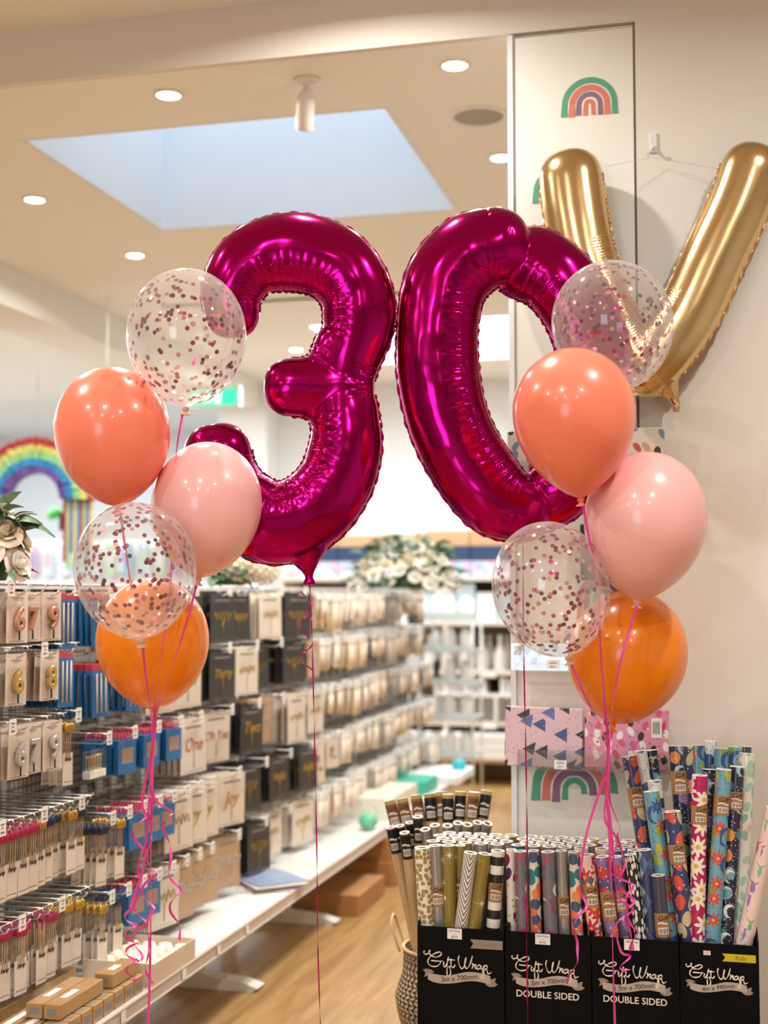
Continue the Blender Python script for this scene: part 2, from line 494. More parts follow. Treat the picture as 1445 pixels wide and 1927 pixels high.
PAT = {
 'dots': pattern('gold_spot_print', '#EDE3D2', [('dot', ['#A08A50'], .0125, .42, 1, 1)]),
 'silver': mat('silver_film_wrap', '#A7A1A0', .25, metal=.55, noise=.25, nscale=40),
 'goldstar': pattern('gold_star_print', '#8F7A36', [('star', ['#F0EAD2'], .05, .55, .9, 2)]),
 'gold': pattern('plain_gold_star_print', '#8C7836', [('star', ['#F0EAD2'], .035, .5, .6, 5)]),
 'chevron': pattern('chevron_print', '#EDE6DC', [('chevron', ['#6A6058'], .044, .4, 1, 0)]),
 'bands': pattern('black_white_bands', '#EFE9E2', [('bands', ['#23221F'], .042, .5, 1, 0)]),
 'darkflor': pattern('dark_berry_print', '#EDE3DA', [('oval', ['#A82840', '#5A2A5A', '#3A3448', '#A82840'], .03, .5, .8, 3), ('dot', ['#D9A030'], .02, .15, .5, 8)]),
 'greyflor': pattern('grey_floral_print', '#77707C', [('oval', ['#4F6A6A', '#B8405A', '#5A7A72', '#8A4A6A'], .022, .42, .8, 4), ('crescent', ['#E8E0D8'], .05, .3, .5, 2)], coat=.8),
 'circles': pattern('multicolour_spot_print', '#E4DCC8', [('dot', ['#2F7F86', '#E8705A', '#E8B030', '#3A5A78', '#7FB0A0', '#E88A50'], .024, .56, 1, 6)]),
 'redflor': pattern('red_poppy_print', '#EFC9B8', [('flower', ['#B8283C', '#C8344A'], .045, .5, 1, 2), ('dot', ['#E8B040', '#E8E0D0', '#3A6A60'], .026, .3, .5, 7)]),
 'tealcoral': pattern('teal_coral_print', '#5A5078', [('oval', ['#3A8A84', '#E86A50', '#3A8A84', '#C83A40', '#8A70A8'], .038, .6, 1, 3), ('dot', ['#F0E8E0'], .012, .14, .5, 8)]),
 'dashes': pattern('white_dash_print', '#22222A', [('dash', ['#EFEAE0'], .0085, .36, 1, 1)]),
 'diamond': pattern('blue_diamond_print', '#C6CCD6', [('diamond', ['#5A6C98'], .026, .5, 1, 0), ('diamond', ['#39466E'], .052, .5, 1, 0)], coat=.8),
 'navyfruit': pattern('navy_fruit_print', '#33406E', [('oval', ['#CDBB90', '#D8523C', '#6FA080', '#CDBB90', '#D8643C'], .036, .5, .95, 2), ('dot', ['#E8E0D0'], .014, .12, .5, 4)]),
 'ocean': pattern('sea_creature_print', '#6FA6B8', [('oval', ['#B8B434', '#8FA63C'], .04, .34, .5, 3), ('flower', ['#E0703C', '#2F4488', '#D84A44'], .05, .34, .75, 5), ('crescent', ['#3A5A94'], .06, .36, .35, 9), ('dot', ['#22344A'], .009, .14, .3, 8)]),
 'space': pattern('space_print', '#26263C', [('dot', ['#4F8A84', '#D8883A', '#6FA0A8', '#8A5A8A'], .042, .34, .85, 3), ('crescent', ['#E8E4DC', '#9FC0C8'], .045, .34, .5, 6), ('dot', ['#F0ECE4'], .009, .13, .5, 1)]),
 'whitedots': pattern('white_planet_print', '#D8D6D0', [('dot', ['#5A8A50', '#3A5A90', '#E8E4DC', '#3A4A60'], .035, .42, .8, 3), ('dot', ['#3A3A44'], .009, .14, .4, 1)]),
 'daisy': pattern('daisy_print', '#B81E58', [('flower', ['#F3E8D8'], .042, .6, .95, 4)]),
 'mint': pattern('mint_leaf_print', '#E2DCD0', [('oval', ['#8FB8A4', '#A8C8B4', '#D8B8B0'], .024, .5, .85, 3)], coat=.9),
 'mermaid': pattern('mermaid_tail_print', '#EBD0C6', [('tail', ['#D8607A', '#9A7AB0', '#7FB88A', '#D8607A'], .038, .42, 1, 3)]),
 'pinkpack': pattern('pink_party_print', '#E394AE', [('oval', ['#D8304C', '#2A2428', '#F6F0EE', '#D85A8A'], .03, .4, .9, 3), ('dot', ['#F0E060', '#7F90C0', '#B870A0'], .017, .2, .5, 5)]),
 'lilac': pattern('lilac_dress_print', '#DDBCC4', [('dress', ['#40508A', '#2A2226', '#5A6AA4', '#33303A'], .052, .36, .8, 3), ('dot', ['#B08AA8', '#8A7AB0'], .012, .14, .4, 5)]),
 'pastel': pattern('pastel_speckle', '#CFC8E0', [('dot', ['#E0A8C8', '#8FA8D8', '#F0F0F8', '#9FD0D8'], .03, .5, 1, 3)]),
 'animals': pattern('animal_print', '#D8CCBC', [('oval', ['#3A3A40', '#C8A070', '#6F8AA0', '#C05A4A'], .035, .38, .8, 3)]),
 'cage': pattern('purple_geo_print', '#E4DEE4', [('diamond', ['#7A6A9A'], .03, .5, 1, 0)]),
}
# ------------------------------------------------------------------ room shell
YW = 3.62                    # plane of the bulkhead, the panel and the right wall
XP0, XP1 = -.542, -.213      # painted panel
ZB = 2.85                    # underside of the bulkhead
XL = -3.56                   # bulkhead along the left of the main ceiling
YB = 10.45

def floor_material():
    m = mat('oak_floor_boards', '#C09668', .32, coat=.15)
    nt = m.node_tree; N = nt.nodes; L = nt.links; b = N['Principled BSDF']
    tc = N.new('ShaderNodeTexCoord')
    mp = N.new('ShaderNodeMapping'); mp.inputs['Rotation'].default_value = (0, 0, PI / 2); L.new(tc.outputs['Object'], mp.inputs[0])
    br = N.new('ShaderNodeTexBrick'); br.offset = .37
    br.inputs['Scale'].default_value = 1; br.inputs['Brick Width'].default_value = 1.22; br.inputs['Row Height'].default_value = .18
    br.inputs['Mortar Size'].default_value = .0012; br.inputs['Bias'].default_value = 0
    br.inputs['Color1'].default_value = lin('#A98756'); br.inputs['Color2'].default_value = lin('#9C784A'); br.inputs['Mortar'].default_value = lin('#7A5633')
    L.new(mp.outputs[0], br.inputs['Vector'])
    m2 = N.new('ShaderNodeMapping'); m2.inputs['Scale'].default_value = (9, .8, 1); L.new(tc.outputs['Object'], m2.inputs[0])
    nz = N.new('ShaderNodeTexNoise'); nz.inputs['Scale'].default_value = 1.6; nz.inputs['Detail'].default_value = 5; nz.inputs['Distortion'].default_value = 1.6
    L.new(m2.outputs[0], nz.inputs['Vector'])
    cr = N.new('ShaderNodeValToRGB'); cr.color_ramp.elements[0].position = .38; cr.color_ramp.elements[0].color = lin('#8C6236')
    cr.color_ramp.elements[1].position = .62; cr.color_ramp.elements[1].color = lin('#B89462'); L.new(nz.outputs['Fac'], cr.inputs[0])
    mx = N.new('ShaderNodeMix'); mx.data_type = 'RGBA'; mx.inputs['Factor'].default_value = .5
    L.new(br.outputs['Color'], mx.inputs['A']); L.new(cr.outputs[0], mx.inputs['B']); L.new(mx.outputs['Result'], b.inputs['Base Color'])
    return m
M_floor = floor_material()
struct(MB().box(-7.6, 3.2, -4.1, 13, -.1, 0), 'floor', M_floor)

def slab_with_holes(x0, x1, y0, y1, z0, z1, holes):
    mb = MB(); xs = sorted({x0, x1, *[h[0] for h in holes], *[h[1] for h in holes]}); ys = sorted({y0, y1, *[h[2] for h in holes], *[h[3] for h in holes]})
    for i in range(len(xs) - 1):
        for j in range(len(ys) - 1):
            mx, my = (xs[i] + xs[i + 1]) / 2, (ys[j] + ys[j + 1]) / 2
            if any(h[0] < mx < h[1] and h[2] < my < h[3] for h in holes): continue
            mb.box(xs[i], xs[i + 1], ys[j], ys[j + 1], z0, z1)
    return mb
struct(slab_with_holes(XL - .3, 3.2, YW + .025, YB + .1, ZC, ZC + .08, [(s[0] - .03, s[1] + .03, s[2] - .03, s[3] + .03) for s in (SK1, SK2)]), 'ceiling', M_ceil)
struct(MB().box(-7.6, 3.2, -4.1, YW, 3.015, 3.1), 'ceiling_front', M_ceil)
struct(MB().box(-7.6, XL - .3, YW + .1, 13, 2.95, 3.05), 'ceiling_left', M_ceil)
for k, s in enumerate((SK1, SK2)):
    mb = MB()
    for (a, b_, c, d) in ((s[0] - .03, s[0], s[2] - .03, s[3] + .03), (s[1], s[1] + .03, s[2] - .03, s[3] + .03),
                          (s[0], s[1], s[2] - .03, s[2]), (s[0], s[1], s[3], s[3] + .03)):
        mb.box(a, b_, c, d, ZC, ZC + SHAFT)
    struct(mb, 'window_%d' % (k + 1), M_shaft)
# bulkhead across, flush with the right wall
struct(MB().box(-7.6, XP1 + .003, YW, YW + .025, ZB, 3.1), 'trim_1', M_wall)
struct(MB().box(XP1 + .003, 3.2, YW, YW + .1, 0, 3.1), 'wall_right', M_wall)
struct(MB().box(XP0, XP1 - .004, YW + .006, YW + .1, 0, ZB - .012), 'wall_panel', M_panel)
struct(MB().box(XP0 - .006, XP1 + .006, YW + .03, YW + .1, ZB - .014, ZB), 'trim_2', M_gap)
struct(MB().box(XP1 - .004, XP1 + .003, YW + .01, YW + .1, 0, ZB), 'trim_3', mat('shadow_gap_paint', '#8a7c6c', .8))
struct(MB().box(XP0 - .016, XP0 - .001, YW - .002, YW + .1, 0, ZB - .005), 'trim_4', M_white)
# bulkhead down the left side
struct(MB().box(XL - .35, XL, YW + .1, YB, 2.79, 3.05), 'trim_5', M_ceil)
struct(MB().box(-3.9, 3.2, YB, YB + .12, 0, 3.1), 'wall_back', M_white)
struct(MB().box(-3.9, -3.5, YB - .35, YB, 0, 3.0), 'trim_6', M_white)
struct(MB().box(-7.6, -3.9, 12.6, 12.7, 0, 3.1), 'wall_back_left', M_white)
struct(MB().box(-7.7, -7.6, -4.1, 13, 0, 3.1), 'wall_left', M_white)
struct(MB().box(3.2, 3.3, -4.1, YB, 0, 3.1), 'wall_right_far', M_white)
# shop front behind the photographer
mb = MB().box(-7.6, -2.35, -4.1, -4.0, 0, 3.1).box(-.65, 3.2, -4.1, -4.0, 0, 3.1).box(-2.35, -.65, -4.1, -4.0, 2.6, 3.1).box(-2.35, -.65, -4.1, -4.0, 0, .4)
struct(mb, 'wall_front', M_wall)
mb = MB()
for x in (-2.35, -1.53, -.71): mb.box(x, x + .06, -4.06, -4.0, .4, 2.6)
mb.box(-2.35, -.65, -4.06, -4.0, .4, .46).box(-2.35, -.65, -4.06, -4.0, 2.54, 2.6)
struct(mb, 'window_3', M_white)

# ------------------------------------------------------------------ ceiling fittings
def downlight(x, y, z, label, group=None, power=26, r=.047, first=[None]):
    t = thing('downlight', label, 'light', (x, y, z), group=group)
    if first[0] is None:
        rim = MB().lathe([(r * .82, -.002), (r * .86, -.006), (r * 1.12, -.006), (r * 1.2, -.001), (r * 1.2, .0)], 28)
        first[0] = (rim.mesh('trim_ring', M_plastic), MB().lathe([(.0005, -.003), (r * .84, -.003)], 28).mesh('lamp', M_lampon))
    for nm, me in zip(('trim_ring', 'lamp'), first[0]):
        o = bpy.data.objects.new(nm, me); COL.objects.link(o); o.parent = t
    l = bpy.data.lights.new('lamp_beam', 'AREA'); l.shape = 'DISK'; l.size = r * 1.6; l.energy = power * .52; l.color = WARM; l.spread = math.radians(165)
    lo = bpy.data.objects.new('lamp_beam', l); COL.objects.link(lo); lo.parent = t; lo.location = (0, 0, -.008)
for (px, py, lab, pw) in ((317, 178, 'round recessed downlight left of the white ceiling camera', 26),
                      (856, 122, 'largest round downlight, above the round speaker grille', 28),
                      (65, 375, 'small downlight nearest the left edge of the main ceiling', 22),
                      (254, 480, 'small downlight above the upper left confetti balloon', 22),
                      (943, 296, 'small downlight beside the painted panel, below the speaker grille', 22),
                      (557, 658, 'tiny distant downlight seen through the top loop of the number 3', 26)):
    p = atZ(px, py, ZC); downlight(p.x, p.y, ZC, lab, power=pw)
p = atZ(125, 656, 2.95); downlight(p.x, p.y, 2.95, 'dim downlight in the side room ceiling beyond the left bulkhead', power=8)
for x in (-2.35, -.95, .55):
    for y in (2.35, .7, -1.1):
        if (x, y) == (-.95, 2.35): y = 3.12
        downlight(x, y, 3.015, 'round downlight in the front ceiling, above and behind the camera', 'downlights of the front ceiling', 24 if y < 3 else 20)
for (x, y) in ((-.6, 5.6), (-2.7, 4.25), (-.5, 7.4), (-.2, 9.2)):  # added downlights, placed out of view to brighten the aisle and back
    downlight(x, y, 3.015 if y < 3 else ZC, 'added round downlight out of view beyond the wall or the left edge', 'added downlights out of view', 34)

# white ceiling camera
p = atZ(578, 150, ZC)
t = thing('ceiling_camera', 'white security camera hanging from the ceiling beside the skylight', 'camera', (p.x, p.y, ZC))
MB().lathe([(.0005, 0), (.045, 0), (.045, -.008), (.038, -.014), (.02, -.018), (.013, -.022), (.013, -.05), (.0005, -.05)], 24).build('ceiling_mount', M_cam, t)
MB().lathe([(.0005, .02), (.018, .016), (.02, 0), (.018, -.016), (.0005, -.02)], 20).build('ball_joint', M_cam, t, loc=(0, 0, -.055))
M = Matrix.Translation((-.004, 0, -.062)) @ Euler((math.radians(28), math.radians(14), 0)).to_matrix().to_4x4()
b_ = MB().lathe([(.0005, .02), (.02, .018), (.029, .005), (.031, -.02), (.031, -.1), (.026, -.104), (.0005, -.104)], 24, M=M).build('camera_body', M_cam, t)
MB().lathe([(.0005, -.1055), (.02, -.1055), (.023, -.104)], 20, M=M).build('lens', M_lens, b_)

p = atZ(901, 218, ZC)
t = thing('ceiling_speaker', 'round grey speaker grille set in the ceiling beside the painted panel', 'speaker', (p.x, p.y, ZC))
MB().lathe([(.087, -.002), (.09, -.008), (.105, -.008), (.108, 0)], 40).build('rim', M_plastic, t)
MB().lathe([(.0005, -.006), (.05, -.006), (.088, -.003)], 40).build('grille', M_grille, t)

p = at(741, 503, 7.6)
t = thing('air_vent', 'slotted air conditioning vent high on the rear bulkhead between the 3 and the 0', 'vent', (p.x, p.y, p.z))
mb = MB().box(-.22, .22, -.01, .0, -.06, .06)
mb.build('frame', M_plastic, t)
for k in range(3): MB().box(-.19, .19, -.018, -.01, -.035 + k * .03, -.024 + k * .03).build('slot', M_gap, t)
# bulkhead that carries it
struct(MB().box(-3.2, .2, p.y + .001, p.y + .06, p.z - .09, ZC), 'trim_7', M_ceil)

# green exit sign, side room cord
p = at(402, 748, 9.3)
t = thing('exit_sign', 'green and white running man exit sign hanging behind the upper left balloons', 'sign', (p.x, p.y, p.z))
MB().bbox(-.2, .2, -.02, .02, -.075, .075, .006).build('housing', M_plastic, t)
M_exitg = mat('exit_green', '#2FB08C', .4, emit='#2FB08C', estr=1.2)
M_exitw = mat('exit_white', '#E8FFF6', .4, emit='#E8FFF6', estr=1.2)
MB().box(-.18, .18, -.024, -.02, -.058, .058).build('green_panel', M_exitg, t)
mb = MB()
Fm = faceY(0, -.0255, 0)
mb.prism([(.02, -.04), (.06, -.04), (.06, .04), (.02, .04)], 0, .001, Fm)
mb.lathe([(.0005, 0), (.011, 0)], 12, M=Fm @ Matrix.Translation((-.03, .035, .001)))
for a in ([(-.05, .02), (-.02, .025), (-.01, -.005), (-.035, -.01)], [(-.035, -.01), (-.02, -.005), (-.002, -.03), (-.014, -.036)],
          [(-.03, -.005), (-.02, -.01), (-.05, -.04), (-.06, -.035)], [(-.03, .022), (-.02, .014), (.006, .0), (.01, .008)], [(-.05, .02), (-.04, .012), (-.07, -.005), (-.076, .003)]):
    mb.prism(a, 0, .001, Fm)
mb.prism([(-.15, .0), (-.12, .03), (-.12, .012), (-.09, .012), (-.09, -.012), (-.12, -.012), (-.12, -.03)], 0, .001, Fm)
mb.build('running_man_symbol', M_exitw, t)
MB().tube([(-.1, 0, .07), (-.1, 0, ZC - p.z)], .005).tube([(.1, 0, .07), (.1, 0, ZC - p.z)], .005).build('hanging_rods', M_plastic, t)

# painted rainbows on the panel
def arch(R, w, a0, a1, leg0=0, leg1=0, sx=1.0, n=22, jit=0):
    """2D outline points of a painted arch band centred on 0,0"""
    out = []; inn = []
    rnd = random.Random(int(R * 1e5))
    if leg0: out.append((sx * (R + .002), -leg0)); inn.append((sx * (R - w), -leg0 * .98))
    for i in range(n + 1):
        a = a0 + (a1 - a0) * i / n
        out.append((sx * R * math.cos(a), R * math.sin(a))); inn.append((sx * (R - w) * math.cos(a), (R - w * 1.05) * math.sin(a)))
    if leg1: out.append((-sx * (R + .003), -leg1)); inn.append((-sx * (R - w), -leg1 * 1.02))
    return out, inn
def paint_band(mb, R, w, M, leg0, leg1, mi, sx=1.0):
    o, i_ = arch(R, w, 0, PI, leg0, leg1, sx)
    vs = [M @ Vector((x, y, 0)) for x, y in o] + [M @ Vector((x, y, 0)) for x, y in i_]
    n = len(o)
    mb.add(vs, [(k, k + 1, n + k + 1, n + k) for k in range(n - 1)], mi)
M_pg = mat('green_wall_paint', '#5FA98A', .7, noise=.1, nscale=50); M_pc = mat('coral_wall_paint', '#E0826C', .7, noise=.1, nscale=50)
M_pp = mat('purple_wall_paint', '#93708C', .7, noise=.1, nscale=50)
RB = [M_pg, M_pc, M_pp]
def rainbow(px, py, R, spec, label, rot=0, sx=1.0):
    p = atY(px, py, YW + .0045)
    mb = MB(); M = faceY(p.x, p.y, p.z) @ Matrix.Rotation(rot, 4, 'Z')
    for (r, w, l0, l1, mi) in spec: paint_band(mb, R * r, R * w, M, R * l0, R * l1, mi, sx)
    tag(mb.build('painted_rainbow', RB), label, 'wall decal', 'painted rainbows on the panel')
k_ = 3.6 / FPX
rainbow(1109, 196, 53 * k_, [(1, .2, .42, .4, 0), (.73, .2, .42, .42, 1), (.47, .17, .42, .38, 2), (.2, .14, .4, .4, 1)], 'small painted rainbow in green, coral and purple at the top of the panel')
rainbow(1052, 360, 50 * k_, [(1, .2, .35, .4, 0), (.73, .2, .4, .4, 1), (.47, .17, .4, .4, 2)], 'painted rainbow mostly hidden behind the left arm of the gold V balloon')
rainbow(1135, 1128, 48 * k_, [(1, .2, .8, .8, 1), (.74, .22, .8, .9, 2), (.42, .2, .9, .9, 0)], 'painted rainbow partly hidden behind the lower pink and orange balloons')
rainbow(1081, 1486, 80 * k_, [(1, .2, .06, .28, 0), (.75, .18, .1, .27, 1), (.51, .17, .12, .3, 2), (.28, .13, .1, .24, 0)], 'large painted rainbow peeking out below the flat wrap packs', sx=1.0)

# clear hook and string holding the V
p = atY(1229, 268, YW)
t = thing('adhesive_hook', 'white adhesive hook on the wall between the arms of the gold V', 'hook', (p.x, YW, p.z))
MB().bbox(-.011, .011, -.006, 0, -.03, .025, .003).build('backplate', M_plastic, t)
MB().tube([(0, -.006, -.012), (0, -.014, -.024), (0, -.022, -.026), (0, -.026, -.018)], .004, 8).build('hook_arm', M_plastic, t)
# ------------------------------------------------------------------ foil balloons
CR, CU, CF = CAMR @ Vector((1, 0, 0)), CAMR @ Vector((0, 1, 0)), CAMR @ Vector((0, 0, 1))   # right, up, toward camera
M_mag = foil('magenta_foil', '#AC0C64', .13)
M_magedge = mat('magenta_foil_edge', '#A81462', .25, metal=.9)
M_vgold = foil('gold_foil', '#D8BA8A', .2)
for n_ in M_vgold.node_tree.nodes:
    if n_.type == 'BUMP' and n_.inputs['Distance'].default_value > .01: n_.inputs['Strength'].default_value = .08
M_vgoldedge = mat('gold_foil_edge', '#C79B5C', .3, metal=.9)

def plane_frame(px0, py0, D, yaw=0, toward=None):
    """matrix: x right, y up (vertical), z toward the viewer, at the point seen at px0, py0 and depth D; yaw turns it about the vertical"""
    o = at(px0, py0, D)
    f = Vector((CF.x, CF.y, 0)).normalized(); r = Vector((0, 0, 1)).cross(f).normalized()
    R = Matrix((r, Vector((0, 0, 1)), f)).transposed().to_4x4()
    return Matrix.Translation(o) @ Matrix.Rotation(yaw, 4, 'Z') @ R

def foil_balloon(name, label, cat, px0, py0, D, strokes, mats, zf=.72, yaw=0, creases=True, voxel=.0042, tail=None, seed=1, crinkle=.0026, sub=10, outer=True):
    s = D / FPX
    rnd = random.Random(seed)
    root = thing(name, label, cat)
    root.matrix_world = Matrix.Identity(4)
    F = plane_frame(px0, py0, D, yaw)
    paths = []
    mb = MB()
    for st in strokes:
        P = catmull([((x - px0) * s, -(y - py0) * s, r * s, zz * s) for (x, y, r, zz) in [(q + (0,))[:4] if len(q) == 3 else q for q in st]], sub)
        paths.append(P)
        rings = []
        n = 40
        def ring(c, nx, ny, r, w0):
            return [Vector((c[0] + nx * r * math.cos(a), c[1] + ny * r * math.cos(a), w0 + r * zf * math.sin(a))) for a in [2 * PI * j / n for j in range(n)]]
        T = []
        for i in range(len(P)):
            d = P[min(i + 1, len(P) - 1)] - P[max(i - 1, 0)]; l = math.hypot(d[0], d[1]); T.append((d[0] / l, d[1] / l))
        def cap(i, sgn):
            c, t = P[i], T[i]; out = []
            for k in range(1, 9):
                a = PI / 2 * k / 8.3
                out.append(ring((c[0] + sgn * t[0] * c[2] * .92 * math.sin(a), c[1] + sgn * t[1] * c[2] * .92 * math.sin(a)), -t[1], t[0], c[2] * math.cos(a) ** .75, c[3]))
            return out
        rings = cap(0, -1)[::-1] + [ring(P[i], -T[i][1], T[i][0], P[i][2], P[i][3]) for i in range(len(P))] + cap(len(P) - 1, 1)
        mb.loft(rings, cap0=True, cap1=True)
    if tail:
        pts = [((x - px0) * s, -(y - py0) * s, r * s) for x, y, r in tail]
        rings = []
        for i, (x, y, r) in enumerate(pts):
            dx = pts[min(i + 1, len(pts) - 1)][0] - pts[max(i - 1, 0)][0]; dy = pts[min(i + 1, len(pts) - 1)][1] - pts[max(i - 1, 0)][1]; l = math.hypot(dx, dy)
            rings.append([Vector((x - dy / l * r * math.cos(a), y + dx / l * r * math.cos(a), r * .6 * math.sin(a))) for a in [2 * PI * j / 16 for j in range(16)]])
        mb.loft(rings, cap0=True, cap1=True)
    tmp = bpy.data.objects.new('tmp', mb.mesh('tmp', mats[0])); COL.objects.link(tmp)
    md = tmp.modifiers.new('r', 'REMESH'); md.mode = 'VOXEL'; md.voxel_size = voxel
    sm = tmp.modifiers.new('s', 'SMOOTH'); sm.factor = .5; sm.iterations = 8
    dg = bpy.context.evaluated_depsgraph_get(); dg.update()
    me = bpy.data.meshes.new_from_object(tmp.evaluated_get(dg))
    bpy.data.objects.remove(tmp)
    nv = len(me.vertices)
    co = np.empty(nv * 3); me.vertices.foreach_get('co', co); co = co.reshape(-1, 3)
    no = np.empty(nv * 3); me.vertex_normals.foreach_get('vector', no); no = no.reshape(-1, 3)
    # nearest path sample -> (distance along, signed side)
    best = np.full(nv, 1e9); U = np.zeros(nv); V = np.zeros(nv); disp = np.zeros(nv)
    off = 0
    for P in paths:
        A = np.array(P)[:, :4]; seg = np.hypot(*(A[1:, :2] - A[:-1, :2]).T); cum = np.concatenate([[0], np.cumsum(seg)])
        T = np.gradient(A[:, :2], axis=0); T /= np.linalg.norm(T, axis=1)[:, None] + 1e-9
        ang = np.unwrap(np.arctan2(T[:, 1], T[:, 0])); curv = np.gradient(ang) / (np.gradient(cum) + 1e-9)
        curv = np.convolve(np.pad(curv, 4, mode='edge'), np.ones(9) / 9, mode='valid')
        for c0 in range(0, nv, 20000):
            c = co[c0:c0 + 20000]
            d = ((c[:, None, :2] - A[None, :, :2]) ** 2).sum(2) ** .5 / (A[None, :, 2] + 1e-6)
            i = d.argmin(1); dm = d[np.arange(len(c)), i]
            m = dm < best[c0:c0 + 20000]
            rel = c[:, :2] - A[i, :2]
            along = cum[i] + (rel * T[i]).sum(1)
            side = (rel[:, 0] * -T[i][:, 1] + rel[:, 1] * T[i][:, 0]) / (A[i, 2] + 1e-6)
            cs = np.sign(curv[i]); inner = side * np.where(np.abs(curv[i]) > 1.0, cs, 0)
            idx = np.nonzero(m)[0] + c0
            best[idx] = dm[m]; U[idx] = along[m] + off; V[idx] = np.where(np.abs(curv[i]) > 1.0, inner, -.2)[m]
        # creases: grooves across the inner half of bends, short nicks on the outer seam
        Lt = cum[-1]
        gr = []
        x = .02
        while x < Lt - .01:
            gr.append((x, rnd.uniform(.6, 1.3), rnd.uniform(-.3, .3))); x += rnd.uniform(.035, .08)
        own = (U >= off - .2) & (U <= off + Lt + .2)
        if creases:
            for (x, a, sk) in gr:
                w = .003
                m = own & (np.abs(U - off - x - sk * .02 * (V - .5)) < .03)
                dd = U - off - x - sk * .02 * (V - .5)
                mk = np.clip((V - .05) / .3, 0, 1) * np.clip((1.0 - V) / .4, 0, 1)
                disp[m] -= (a * crinkle * np.exp(-(dd / w) ** 2) * mk)[m]
                disp[m] += (a * crinkle * .35 * np.cos(dd / .03 * PI) * mk * (np.abs(dd) < .03))[m]
        if outer:
            rim = np.clip(1 - np.abs(co[:, 2]) / .02, 0, 1) * (V < .1)
            x = 0
            while x < Lt:
                x += rnd.uniform(.010, .022); a = rnd.uniform(.3, 1); w = .0038
                dd = U - off - x
                m = own & (np.abs(dd) < .016)
                disp[m] -= (a * .0016 * np.exp(-(dd / w) ** 2) * rim)[m]
        off += Lt + 1
    co2 = co + no * disp[:, None]
    me.vertices.foreach_set('co', co2.ravel())
    uvl = me.uv_layers.get('UVMap') or me.uv_layers.new(name='UVMap')
    li = np.empty(len(me.loops), int); me.loops.foreach_get('vertex_index', li)
    uv = np.stack([U[li], V[li]], 1); uvl.data.foreach_set('uv', uv.ravel())
    me.polygons.foreach_set('use_smooth', [True] * len(me.polygons))
    me.materials.clear(); me.materials.append(mats[0])
    me.update()
    body = bpy.data.objects.new('foil_body', me); COL.objects.link(body); body.parent = root
    # the flat welded seam that runs round the outline, crinkled
    mb = MB()
    for pi, P in enumerate(paths):
        for sg in (-1, 1):
            prev = None; rings = []
            for i in range(len(P)):
                d = P[min(i + 1, len(P) - 1)] - P[max(i - 1, 0)]; l = math.hypot(d[0], d[1]); nx, ny = -d[1] / l * sg, d[0] / l * sg
                c = P[i]
                for q in range(3):
                    tt = (i + q / 3)
                    e = .0028 + .0025 * math.sin(tt * 2.1 + pi) * rnd.random()
                    wz = .0028 * math.sin(tt * 2.7) + rnd.uniform(-.001, .001) + c[3]
                    i2 = min(i + 1, len(P) - 1); f = q / 3
                    cx, cy2, cr = c[0] * (1 - f) + P[i2][0] * f, c[1] * (1 - f) + P[i2][1] * f, c[2] * (1 - f) + P[i2][2] * f
                    a = Vector((cx + nx * cr * .97, cy2 + ny * cr * .97, c[3])); b = Vector((cx + nx * (cr + e), cy2 + ny * (cr + e), wz))
                    # leave out seam that would lie inside another stroke or the same bend
                    inside = any(min((math.hypot(b.x - Q[0], b.y - Q[1]) / Q[2]) for Q in PP) < (.985 if PP is not P else .975) for PP in paths)
                    if inside: 
                        if len(rings) > 1: mb.loft(rings, closed=True, cap0=True, cap1=True)
                        rings = []; continue
                    rings.append([a + Vector((0, 0, -.0004)), b + Vector((0, 0, -.0003)), b + Vector((0, 0, .0003)), a + Vector((0, 0, .0004))])
            if len(rings) > 1: mb.loft(rings, closed=True, cap0=True, cap1=True)
    if mb.f: mb.build('seam_edge', mats[1], root)
    root.matrix_world = F
    return root, F

# number 3
foil_balloon('number_balloon', 'large magenta foil balloon shaped like a three', 'balloon', 560, 740, 3.22, [
    [(436, 588, 52), (437, 545, 60), (470, 492, 68), (545, 471, 76), (622, 490, 74), (668, 545, 70), (674, 610, 68), (655, 680, 60), (646, 728, 58),
     (650, 782, 64), (650, 845, 69), (628, 912, 72), (580, 965, 76), (515, 985, 78), (452, 952, 76), (420, 900, 68), (411, 857, 65)],
    [(650, 728, 60), (600, 729, 57), (548, 729, 56)],
    [(578, 708, 38), (612, 696, 44), (640, 655, 52)], [(578, 750, 38), (612, 762, 44), (640, 805, 52)]],
    (M_mag, M_magedge), tail=[(570, 1010, 78), (574, 1036, 50), (579, 1058, 26), (582, 1076, 12), (583, 1087, 8), (583, 1093, 12), (583, 1101, 15)], seed=3)
# number 0, folded at the top and bottom
foil_balloon('number_balloon', 'large magenta foil balloon shaped like a zero, folded at its top', 'balloon', 950, 700, 3.24, [
    [(932, 462, 76), (885, 478, 80), (840, 530, 79), (824, 610, 77), (824, 700, 78), (842, 790, 77), (880, 870, 76), (930, 935, 74), (975, 958, 66)],
    [(955, 462, 52, -34), (985, 480, 74, -20), (1045, 520, 73), (1095, 590, 72), (1120, 680, 70), (1120, 780, 68), (1095, 860, 66), (1050, 920, 64), (1000, 957, 54, -14)]],
    (M_mag, M_magedge), seed=9)
